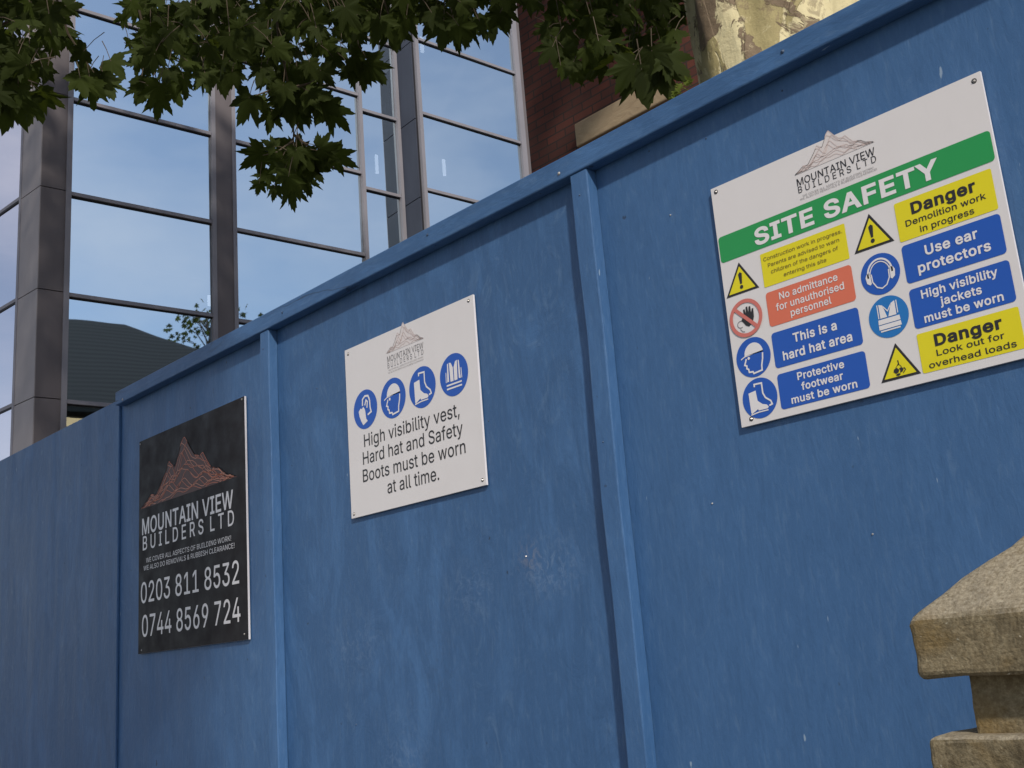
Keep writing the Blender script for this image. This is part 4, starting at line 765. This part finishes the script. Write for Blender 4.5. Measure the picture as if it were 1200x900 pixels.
    b = MB(); b.prism(P3(s_end, 0, -4.0), bd*.2, bn*(4.0+off), up*TOP); b.build('end_wall', CLAD, t)
    b = MB(); q = q0 + ld*5.2; b.prism(q, ld*.2, -ln*6, up*TOP); b.build('end_wall', CLAD, t)
    # small glowing pieces added just inside the glass to make pale marks
    for px, py, hgt, wd, o_ in ((246, 352, .16, .05, -.25), (521, 196, .30, .05, off-.3), (495, 52, .3, .06, off-.3), (442, 192, .34, .05, -.3)):
        P = on_plane(px, py, F0+bn*o_, bn)
        b = MB(); b.prism(P - bd*wd/2 - up*hgt/2, bd*wd, bn*-.03, up*hgt); b.build('glow_mark', LAMP, t)
    P = on_plane(98, 494, F0+bn*-.6, bn); b = MB(); b.prism(P - bd*.25 - up*.06, bd*.5, bn*-.3, up*.10); b.build('glow_mark', GLOW_Y, t)
def emit(name, c, s):
    m = mat(name, c, .5); b = m.node_tree.nodes['Principled BSDF']; b.inputs['Emission Color'].default_value = (*c, 1); b.inputs['Emission Strength'].default_value = s; return m
LAMP = emit('glow_white', (.9, .95, 1), 1.9); GLOW_Y = emit('glow_yellow', (1, .8, .45), 4)
CLAD_L = alu('cladding_lit_face', (.31, .28, .285), .5)  # same cladding in a paler colour, so the column's left face looks lit
GLASS_L = glass_mat('coated_glass_wing', (.94, .92, 1.0), .88)
office()

# ------------------------------------------------------------------ brick building
def brick():
    Yb = 6.6
    m = mat('red_brick', (.2, .07, .05), .9); q = NB(m)
    br = q.n('ShaderNodeTexBrick', Scale=1.0); br.inputs['Color1'].default_value = (.14,.038,.025,1); br.inputs['Color2'].default_value = (.085,.026,.019,1); br.inputs['Mortar'].default_value = (.035,.025,.022,1)
    br.inputs['Mortar Size'].default_value = .007; br.inputs['Brick Width'].default_value = .225; br.inputs['Row Height'].default_value = .075; br.inputs['Bias'].default_value = -.2
    c = q.n('ShaderNodeTexCoord'); sx = q.n('ShaderNodeSeparateXYZ'); q.l(c.outputs['Object'], sx.inputs[0]); cb = q.n('ShaderNodeCombineXYZ')
    q.l(q.math('ADD', sx.outputs[0], sx.outputs[1]), cb.inputs[0]); q.l(sx.outputs[2], cb.inputs[1]); q.l(cb.outputs[0], br.inputs['Vector'])
    n = q.noise(q.coords(), 6, 5); q.l(q.mix(q.ramp(n, [(.3, .0), (.8, .5)]), br.outputs[0], (.05,.03,.025)), q.b.inputs['Base Color'])
    q.l(q.bump(br.outputs['Fac'], -.5, .01), q.b.inputs['Normal'])
    x0 = wx(614, 100, Yb); x1 = -3.6
    t = thing('brick_wall', (x0, Yb, 0), 'tall dark red brick wall with a pale stone band, left of the tree trunk', 'wall')
    b = MB(); b.box(x0, x1, Yb, Yb+.28, 0, 7.9); b.build('brickwork', m, t)
    st = mat('pale_stone_sill', (.38, .29, .19), .85); q = NB(st); n = q.noise(q.coords((1, 1, 2)), 7, 6, .65, 1.2); q.l(q.mix(n, (.27,.19,.115), (.46,.36,.24)), q.b.inputs['Base Color']); q.l(q.bump(n, .3, .02), q.b.inputs['Normal'])
    ys = Yb - .10
    zt = (wz(672, 146, ys) + wz(740, 108, ys))/2; xl = wx(673, 150, ys)
    b = MB(); b.box(xl, wx(782, 112, ys), ys, Yb+.05, wz(675, 172.5, ys), zt); b.build('stone_band', st, t, bevel=.012)
    b = MB(); b.box(x0-.06, x1+.06, Yb-.06, Yb+.34, 7.9, 8.05); b.build('coping', st, t)
brick()

# ------------------------------------------------------------------ plane tree
def leaf_mat(name, c1, c2, tr):
    m = bpy.data.materials.new(name); m.use_nodes = True; q = NB(m); b = q.b
    n = q.noise(q.coords(), 3.5, 3); c = q.mix(n, c1, c2)
    g = q.n('ShaderNodeNewGeometry'); cc = q.mix(q.math('MULTIPLY', g.outputs['Random Per Island'], .7), c, tuple(x*1.9 for x in c2))
    q.l(cc, b.inputs['Base Color']); b.inputs['Roughness'].default_value = .7; b.inputs['Specular IOR Level'].default_value = .15
    t = q.n('ShaderNodeBsdfTranslucent'); q.l(q.mix(.5, cc, tr), t.inputs[0]); mx = q.n('ShaderNodeMixShader'); mx.inputs[0].default_value = .45
    q.l(b.outputs[0], mx.inputs[1]); q.l(t.outputs[0], mx.inputs[2]); q.l(mx.outputs[0], q.o.inputs[0]); return m
LEAF = leaf_mat('plane_leaf', (.015, .022, .0045), (.030, .042, .008), (.10, .13, .01))
SHOOT = leaf_mat('young_leaf', (.06, .09, .015), (.10, .125, .02), (.12, .17, .02))
TWIG = mat('twig_bark', (.10, .075, .05), .85)
HALF = [(0,1.0),(6,.84),(9,.86),(15,.66),(19,.69),(26,.47),(31,.62),(35,.62),(39,.78),(43,.95),(48,.76),(52,.77),(58,.56),(63,.57),(70,.44),(77,.56),(82,.55),(90,.74),(97,.56),(104,.56),(113,.42),(128,.40),(140,.28),(160,.15)]
OUTLINE = [(r*math.sin(R(a)), r*math.cos(R(a))) for a, r in HALF]
OUTLINE = OUTLINE + [(-x, y) for x, y in OUTLINE[:0:-1]]
def add_leaf(mb, base, tip, nrm, size, rnd, twist=0):
    t = tip.normalized(); n = nrm - t*nrm.dot(t)
    if n.length < .05: n = t.orthogonal()
    n.normalize(); s = t.cross(n)
    fold = rnd.uniform(.05, .38); droop = rnd.uniform(.02, .35); wv = rnd.uniform(0, 6); wx_ = rnd.uniform(.85, 1.12)
    vs = [base]
    for x, y in OUTLINE:
        j = 1 + rnd.uniform(-.06, .06); x *= wx_*j; y *= j
        z = -fold*abs(x) - droop*y*abs(y) + .05*math.sin(wv + x*7 + y*5)
        vs.append(base + (s*x + t*y + n*z)*size)
    k = len(OUTLINE); mb.add(vs, [(0, 1+i, 1+(i+1) % k) for i in range(k)])
def inpoly(x, y, P):
    c = False; j = len(P)-1
    for i in range(len(P)):
        if (P[i][1] > y) != (P[j][1] > y) and x < (P[j][0]-P[i][0])*(y-P[i][1])/(P[j][1]-P[i][1]) + P[i][0]: c = not c
        j = i
    return c
MASS = [(-80,-60),(-80,150),(0,128),(28,118),(45,98),(62,72),(80,40),(86,0),(95,-10),(140,10),(150,60),(160,95),(188,118),(215,95),(250,88),(268,92),(290,84),(330,84),(362,78),(395,62),(420,40),(440,18),(470,24),(500,10),(520,28),(540,38),(575,24),(600,6),(612,-10),(640,30),(650,70),(672,92),(700,82),(740,78),(770,92),(790,60),(800,-10),(830,-60)]
SPARSE = [(80,-30),(84,30),(92,75),(112,108),(135,98),(150,70),(150,-30)]
DARK = [(618,-40),(640,30),(652,80),(690,86),(740,72),(792,60),(800,-40)]
def plane_tree():
    rnd = random.Random(11)
    bx, by = -2.02, 3.5
    t = thing('plane_tree', (bx, by, 0), 'big plane tree with mottled cream trunk standing behind the hoarding, dark leaves overhead', 'tree')
    # trunk
    bark = mat('plane_bark', (.5, .43, .25), .8); q = NB(bark)
    v = q.coords((1, 1, .55)); n1 = q.noise(v, 2.4, 7, .62, .8); n2 = q.noise(q.coords((1, 1, .7), (3, 1, 7)), 3.6, 8, .66, .6); n3 = q.noise(q.coords(), 26, 6, .7); n4 = q.noise(q.coords((1, 1, .25)), 40, 4, .6)
    cream = q.mix(n3, (.54, .46, .25), (.78, .70, .45)); olive = q.mix(n3, (.26, .22, .10), (.42, .35, .17)); brown = q.mix(n3, (.13, .09, .055), (.25, .185, .12))
    c = q.mix(q.ramp(n1, [(.53, 0), (.545, 1)]), cream, olive)
    c = q.mix(q.ramp(n2, [(.555, 0), (.565, 1)]), c, brown)
    n5 = q.noise(q.coords((1, 1, .8), (5, 5, 5)), 13, 7, .7, .7); c = q.mix(q.ramp(n5, [(.56, 0), (.60, .55)]), c, brown); c = q.mix(q.ramp(n5, [(.38, .45), (.42, 0)]), c, (.62, .54, .33))
    red = q.noise(q.coords((1, 1, 1), (9, 4, 2)), 5, 6, .7); c = q.mix(q.ramp(red, [(.69, 0), (.71, .8)]), c, (.30, .12, .05))
    c = q.mix(q.ramp(n4, [(.62, 0), (.75, .6)]), c, (.07, .05, .03))
    q.l(c, q.b.inputs['Base Color'])
    h = q.math('ADD', q.ramp(n1, [(.53, 0), (.545, .5)]), q.ramp(n2, [(.555, 0), (.565, .6)])); b1 = q.bump(h, .7, .012); b2 = q.bump(n3, .5, .012, b1); q.l(q.bump(n4, .4, .008, b2), q.b.inputs['Normal'])
    mb = MB(); nz_, ns = 150, 110; vs = []; fs = []
    for i in range(nz_+1):
        z = 5.2*i/nz_
        r0 = .40*(1 - .035*z) + .28*math.exp(-z/.35)
        for k in range(ns):
            a = 2*math.pi*k/ns; ca, sa = math.cos(a), math.sin(a)
            d = .05*mnoise.noise((ca*1.1, sa*1.1, z*.5)) + .022*mnoise.noise((ca*3, sa*3, z*1.6+5)) + .010*mnoise.noise((ca*8, sa*8, z*5))
            pl = mnoise.noise((ca*2.2+3, sa*2.2, z*1.5)); d += .010*max(-1, min(1, pl*9))
            vs.append((bx + .02*math.sin(z) + (r0+d)*ca, by + .02*z + (r0+d)*sa, z))
    for i in range(nz_):
        for k in range(ns): k2 = (k+1) % ns; fs.append((i*ns+k, i*ns+k2, (i+1)*ns+k2, (i+1)*ns+k))
    fs.append(tuple(nz_*ns+k for k in range(ns)))
    mb.add(vs, fs); mb.build('trunk', bark, t, smooth=True)
    topc = Vector((bx, by+.1, 4.95))
    limbs = [[topc, (-2.0, 3.3, 8), (-2.6, 2.6, 11), (-3.2, 2.2, 13)], [topc, (-2.6, 3.3, 5.6), (-3.5, 3.0, 5.9), (-4.5, 2.6, 6.1)], [topc, (-2.2, 3.9, 6.2), (-3.0, 4.3, 7.3)], [topc, (-1.3, 3.2, 6.0), (-.5, 2.9, 6.9)], [topc, (-1.8, 3.0, 5.7), (-2.2, 2.2, 6.3)]]
    for l in limbs:
        b = MB(); n = len(l); b.tube(l, [.24 - .17*k/(n-1) for k in range(n)], 14); b.build('limb', bark, t, smooth=True)
    crown = MB(); twigs = MB(); gaze = lambda P: (EYE-P).normalized()
    def leaf_at(P, size, tipdir=None, face=.8):
        g = gaze(P)
        n = g*face + Vector((0, 0, .35)) + Vector((rnd.gauss(0, .42), rnd.gauss(0, .42), rnd.gauss(0, .42)))
        if tipdir is None:
            a = rnd.gauss(0, 55); tipdir = (-CU)*math.cos(R(a)) + CR*math.sin(R(a)) + Vector((rnd.gauss(0,.3), rnd.gauss(0,.3), rnd.gauss(0,.25)))
        add_leaf(crown, P, tipdir, n, size, rnd)
        tw = P - tipdir.normalized()*rnd.uniform(.05, .10) + Vector((0, 0, rnd.uniform(.0, .05)))
        twigs.tube([P, (P+tw)/2 + Vector((0, 0, .008)), tw], [.0016, .0016, .002], 4, False)
    # hand laid hanging spray: pixel of leaf base, tip angle (0 = straight down, + = to the right), length in pixels
    spray = [(292,115,-25,42), (309,114,-80,22), (318,131,-10,30), (334,119,-30,30), (338,114,5,40), (347,129,8,32), (354,119,15,34), (370,119,30,34), (386,129,52,38), (377,122,60,30), (362,107,80,36), (358,109,40,28), (350,98,10,34), (332,100,-10,30), (410,78,50,34), (413,86,-100,22), (310,85,-20,28), (318,88,0,28), (339,83,5,30), (358,81,20,28), (376,83,40,28), (390,67,50,26), (307,179,-52,40), (321,172,-120,22), (348,176,170,24), (341,171,-20,34), (330,186,-40,30), (314,204,-50,24), (304,215,-10,18), (338,207,-20,32), (322,220,-12,20), (341,219,2,36), (356,207,22,30), (350,192,10,34), (365,197,40,26), (368,186,50,28), (392,182,62,36), (375,174,98,28), (382,183,70,22), (347,176,-5,28), (357,179,25,28), (334,197,-35,26), (348,213,10,26)]
    for px, py, a, ln in spray:
        dist = rnd.uniform(4.75, 5.15); P = at_dist(px, py, dist)
        td = (-CU)*math.cos(R(a)) + CR*math.sin(R(a)) - ray(px, py)*rnd.gauss(0, .2)
        leaf_at(P, ln/FPX*dist*.86, td, 1.5)
    more = [(432,74,35,30),(424,82,10,24),(415,68,60,28),(48,108,60,30),(40,112,20,30),(30,116,5,28),(12,122,-15,34),(20,112,40,28),(4,118,-30,30),(94,92,20,26),(106,98,12,28),(118,88,-10,26),(124,96,25,26),(104,84,-35,28),(98,60,-60,24),(130,72,40,26),(186,112,-3,28),(176,102,-30,26),(200,100,30,26),(165,96,-20,26),(215,92,15,24),(236,88,-20,24),(258,84,10,28),(272,84,-15,26),
            (445,22,-15,30),(458,30,10,30),(476,22,-10,26),(520,30,-5,28),(534,34,10,28),(548,30,0,28),(512,18,-30,28),(560,22,30,26),(578,20,-5,28),(592,10,10,26),(500,6,-20,24),(474,8,20,24)]
    for px, py, a, ln in more:
        dist = rnd.uniform(4.6, 5.4); P = at_dist(px, py, dist)
        td = (-CU)*math.cos(R(a)) + CR*math.sin(R(a)) - ray(px, py)*rnd.gauss(0, .4)
        leaf_at(P, ln/FPX*dist*1.05, td, 1.0)
    # twigs carrying the spray
    for pts in ([(318,-60),(326,40),(338,100),(344,150),(344,215)], [(338,104),(362,98),(384,88),(412,78)], [(344,158),(370,178),(392,180)], [(344,165),(325,178),(308,182)], [(338,100),(316,106),(294,114)], [(-30,60),(20,90),(50,100)], [(60,-20),(80,40),(110,85)], [(150,-40),(170,40),(185,100)], [(440,-40),(450,0),(458,28)], [(520,-40),(526,0),(534,30)], [(-20,40),(30,15),(80,-30)]):
        twigs.tube([at_dist(x, y, 4.95) for x, y in pts], [.007 - .005*k/(len(pts)-1) for k in range(len(pts))], 5)
    # the mass of the crown in view
    n = 0
    while n < 930:
        px, py = rnd.uniform(-70, 830), rnd.uniform(-60, 150)
        if not inpoly(px, py, MASS): continue
        if inpoly(px, py, SPARSE) and rnd.random() < .8: continue
        dark = inpoly(px, py, DARK)
        P = at_dist(px, py, rnd.uniform(4.5, 6.2) if not dark else rnd.uniform(4.3, 5.4))
        if dark and rnd.random() < .2: continue
        leaf_at(P, rnd.uniform(.06, .105)); n += 1
    # one large leaf near the trunk, in front of the sill
    for px, py, a, ln in ((752,82,10,46),(772,80,28,44),(742,76,-30,40),(782,66,50,36),(764,60,0,36)):
        P = at_dist(px, py, 4.2); td = (-CU)*math.cos(R(a)) + CR*math.sin(R(a)); leaf_at(P, ln/FPX*4.2, td, 1.3)
    def near_sun_path(P):                                # leaves left out of the crown so the sun reaches the trunk
        d = P - Vector((bx, by, 3.2)); k = d.dot(SUN); return k > 0 and (d - SUN*k).length < .8
    # unseen canopy above the picture, added to keep the leaves below in shade
    n = 0
    while n < 3400:
        u = Vector((rnd.gauss(0, 1), rnd.gauss(0, 1), rnd.gauss(0, 1))).normalized()*rnd.random()**.4
        P = Vector((-2.6 + u.x*3.6, 3.3 + u.y*2.1, 6.5 + u.z*1.9))
        if P.y < 1.35 or P.y > 5.6: continue
        pp = project(P)
        if pp and -60 < pp[0] < 1260 and pp[1] > -50: continue
        if near_sun_path(P): continue
        add_leaf(crown, P, Vector((rnd.gauss(0,1), rnd.gauss(0,1), -.8)), Vector((rnd.gauss(0,.4), rnd.gauss(0,.4), 1)), rnd.uniform(.11, .17), rnd); n += 1
    n = 0
    while n < 8500:                                      # unseen wide top of the crown, added to shade the buildings behind
        u = Vector((rnd.gauss(0, 1), rnd.gauss(0, 1), rnd.gauss(0, 1))).normalized()*rnd.random()**.4
        P = Vector((-5.6 + u.x*5.9, 3.6 + u.y*4.5, 11.3 + u.z*2.9))
        if P.x < -3 and P.y > 7.2 + (P.x+3)*.25: continue
        pp = project(P)
        if pp and -60 < pp[0] < 1260 and pp[1] > -50: continue
        if near_sun_path(P): continue
        add_leaf(crown, P, Vector((rnd.gauss(0,1), rnd.gauss(0,1), -.5)), Vector((rnd.gauss(0,.5), rnd.gauss(0,.5), 1)), rnd.uniform(.15, .21), rnd); n += 1
    crown.build('crown', LEAF, t, smooth=True); tag(twigs.build('twigs', TWIG, t), None, None, kind='stuff')
    sh = MB()
    for k in range(15):
        P = at_dist(rnd.uniform(786, 812), rnd.uniform(92, 118), 3.55 + rnd.uniform(-.05, .05))
        add_leaf(sh, P, Vector((rnd.gauss(0,1), rnd.gauss(0,1), rnd.gauss(.3,1))), gaze(P) + Vector((rnd.gauss(0,.5), rnd.gauss(0,.5), .5)), rnd.uniform(.014, .028), rnd)
    sh.build('shoot', SHOOT, t)
plane_tree()

# ------------------------------------------------------------------ stone gatepost
def gatepost():
    m = mat('weathered_sandstone', (.3, .24, .15), .95, .2); q = NB(m)
    g = q.noise(q.coords(), 260, 4, .75); g2 = q.noise(q.coords(), 55, 6, .7); bl = q.noise(q.coords(), 9, 5, .6, .5)
    c = q.mix(q.ramp(g, [(.3, 0), (.7, 1)]), (.125, .096, .055), (.31, .258, .165))
    c = q.mix(q.ramp(g2, [(.4, 0), (.75, .6)]), c, (.10, .07, .035))
    c = q.mix(q.ramp(bl, [(.5, 0), (.68, .6)]), c, (.21, .13, .035))
    dk = q.noise(q.coords((1, 1, .5), (2, 7, 1)), 16, 6, .7, .8); c = q.mix(q.ramp(dk, [(.54, 0), (.68, .65)]), c, (.045, .035, .022))
    sp = q.noise(q.coords((1, 1, 1), (3, 3, 3)), 120, 2, .5); c = q.mix(q.ramp(sp, [(.70, 0), (.74, .7)]), c, (.5, .46, .36))
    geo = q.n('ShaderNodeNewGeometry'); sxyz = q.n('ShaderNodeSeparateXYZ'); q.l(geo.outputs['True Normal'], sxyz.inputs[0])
    c = q.mix(q.ramp(sxyz.outputs[2], [(.25, 0), (.6, .45)]), c, q.mix(q.ramp(g, [(.35, 0), (.65, 1)]), (.25, .21, .15), (.55, .49, .39)))    # paler on upward faces
    q.l(c, q.b.inputs['Base Color']); b1 = q.bump(g, .5, .002); b2 = q.bump(g2, .6, .006, b1); q.l(b2, q.b.inputs['Normal'])
    x0, y0, wd = -.526, 1.0, .40; x1, y1 = x0+wd, y0+wd; cx, cy = x0+wd/2, y0+wd/2
    t = thing('stone_gatepost', (cx, cy, .10), 'weathered sandstone gatepost with a pyramid cap, in front of the hoarding at bottom right', 'gatepost')
    def rough(o, amp=.0022):
        me = o.data; bm = bmesh.new(); bm.from_mesh(me)
        bmesh.ops.subdivide_edges(bm, edges=[e for e in bm.edges if e.calc_length() > .03], cuts=10, use_grid_fill=True)
        for v in bm.verts:
            p = v.co*28; q_ = v.co*90
            v.co += Vector((mnoise.noise(p), mnoise.noise(p+Vector((5,1,2))), mnoise.noise(p+Vector((1,8,3)))))*amp + Vector((mnoise.noise(q_), mnoise.noise(q_+Vector((3,3,1))), mnoise.noise(q_+Vector((7,2,9)))))*amp*.5
        bm.to_mesh(me); bm.free()
    zc0, zc1 = 1.5-.044, 1.5+.013; ap = zc1 + wd/2*.80
    b = MB(); b.add([(x0,y0,zc0),(x1,y0,zc0),(x1,y1,zc0),(x0,y1,zc0),(x0,y0,zc1),(x1,y0,zc1),(x1,y1,zc1),(x0,y1,zc1),(cx,cy,ap)],
                    [(0,3,2,1),(0,1,5,4),(1,2,6,5),(2,3,7,6),(3,0,4,7),(4,5,8),(5,6,8),(6,7,8),(7,4,8)])
    rough(b.build('cap', m, t, bevel=.007, seg=3))
    i = .033; b = MB(); b.box(x0+i, x1-i, y0+i, y1-i, 1.5-.100, zc0+.004); rough(b.build('neck', m, t, bevel=.004), .0015)
    b = MB(); b.box(x0, x1, y0, y1, 1.5-.185, 1.5-.0945); rough(b.build('moulding', m, t, bevel=.006, seg=3))
    b = MB(); b.box(x0+.03, x1-.03, y0+.03, y1-.03, .10, 1.5-.182); rough(b.build('shaft', m, t, bevel=.006), .002)
gatepost()

# ------------------------------------------------------------------ house and tree that the glass mirrors
def mirrored(px, py, dist):
    P = on_plane(px, py, F0, bn); d = ray(px, py); r = d - bn*2*d.dot(bn); return P + r*(dist/math.hypot(r.x, r.y))
def house():
    A = mirrored(86, 376, 22); B = mirrored(140, 385, 22); E_ = mirrored(300, 470, 22); z_r = (A.z+B.z)/2
    u = (B-A); u.z = 0; u.normalize(); v = Vector((-u.y, u.x, 0))
    if v.dot(A-EYE) < 0: v = -v                      # away from the glass
    roofm = mat('dark_roof_tiles', (.035, .036, .034), .8); q = NB(roofm); wv = q.n('ShaderNodeTexWave', Scale=1.6); wv.bands_direction = 'Z'; q.l(q.coords(), wv.inputs[0]); q.l(q.mix(wv.outputs['Fac'], (.018,.02,.019), (.04,.042,.038)), q.b.inputs['Base Color'])
    wm = mat('house_render', (.16, .14, .11), .85)
    hl = (B-A).length; drop = 4.2; spread = 6.0
    base = B - u*(hl + 6)
    t = thing('neighbour_house', (base.x, base.y, 0), 'house with a dark hipped tile roof, seen only mirrored in the lowest left glass pane', 'house')
    r0, r1 = B - u*(hl+4), B.copy(); r0.z = r1.z = z_r
    e = [r0 - u*.3 - v*spread, r1 + u*spread*1.15 - v*spread, r1 + u*spread*1.15 + v*spread, r0 - u*.3 + v*spread]
    for k in e: k.z = z_r - drop
    b = MB(); b.add([r0, r1] + e + [k - Vector((0,0,.18)) for k in e], [(0,2,3,1),(1,3,4),(0,1,4,5),(0,5,2),(2,6,7,3),(3,7,8,4),(4,8,9,5),(5,9,6,2),(6,9,8,7)]); b.build('roof', roofm, t)
    i = .5; w4 = [e[0]+u*i+v*i, e[1]-u*i+v*i, e[2]-u*i-v*i, e[3]+u*i-v*i]
    b = MB(); b.prism(Vector((w4[0].x, w4[0].y, 0)), w4[1]-w4[0], w4[3]-w4[0], Vector((0,0,z_r-drop-.19))); b.build('wall', wm, t)
    wl = mat('house_window', (.03, .04, .05), .1)
    for s_ in (.2, .5, .8):
        p = w4[0] + (w4[1]-w4[0])*s_ - v*.03; p.z = max(.6, z_r-drop-1.9); b = MB(); b.prism(p, u*1.2, v*.06, Vector((0,0,1.3))); b.build('window', wl, t)
    # thin twiggy tree standing behind it
    rnd = random.Random(3); C0 = mirrored(238, 392, 25)
    tt = thing('small_tree', (C0.x, C0.y, 0), 'small thin leaved tree beside the house, seen only mirrored in the left glass', 'tree')
    b = MB(); b.tube([(C0.x, C0.y, 0), (C0.x+.1, C0.y, C0.z-1.5), (C0.x, C0.y+.1, C0.z+.3)], [.16, .10, .03], 8); b.build('trunk', TWIG, tt)
    cr = MB(); tw = MB()
    for k in range(34):
        c = C0 + Vector((rnd.gauss(0, .7), rnd.gauss(0, .7), rnd.uniform(-2.2, .9)))
        tw.tube([Vector((C0.x, C0.y, c.z-.8)), (Vector((C0.x, C0.y, c.z-.4))+c)/2, c], [.035, .02, .008], 4)
        for j in range(9): add_leaf(cr, c + Vector((rnd.gauss(0,.22), rnd.gauss(0,.22), rnd.gauss(0,.22))), Vector((rnd.gauss(0,1), rnd.gauss(0,1), -.5)), Vector((rnd.gauss(0,1), rnd.gauss(0,1), 1)), .17, rnd)
    cr.build('crown', LEAF, tt); tw.build('branch', TWIG, tt)
house()

# ------------------------------------------------------------------ street tree across the pavement, whose shade falls on the hoarding
def street_tree():
    rnd = random.Random(21)
    aim = Vector((-5.7, D, .6))
    c = aim + SUN*8.0
    t = thing('street_tree', (c.x, c.y, 0), 'street tree behind the viewer that throws soft shade on the hoarding', 'tree')
    b = MB(); b.tube([(c.x, c.y, 0), (c.x+.05, c.y, 2), (c.x, c.y+.1, c.z-.8), (c.x, c.y, c.z+1)], [.2, .15, .12, .05], 10); b.build('trunk', TWIG, t)
    cr = MB()
    for k in range(3600):
        u = Vector((rnd.gauss(0,1), rnd.gauss(0,1), rnd.gauss(0,1))).normalized()*rnd.random()**.42
        P = c + Vector((u.x*1.7, u.y*1.5, u.z*1.7))
        add_leaf(cr, P, Vector((rnd.gauss(0,1), rnd.gauss(0,1), -.6)), Vector((rnd.gauss(0,.6), rnd.gauss(0,.6), 1)), rnd.uniform(.13, .20), rnd)
    cr.build('crown', LEAF, t)
street_tree()
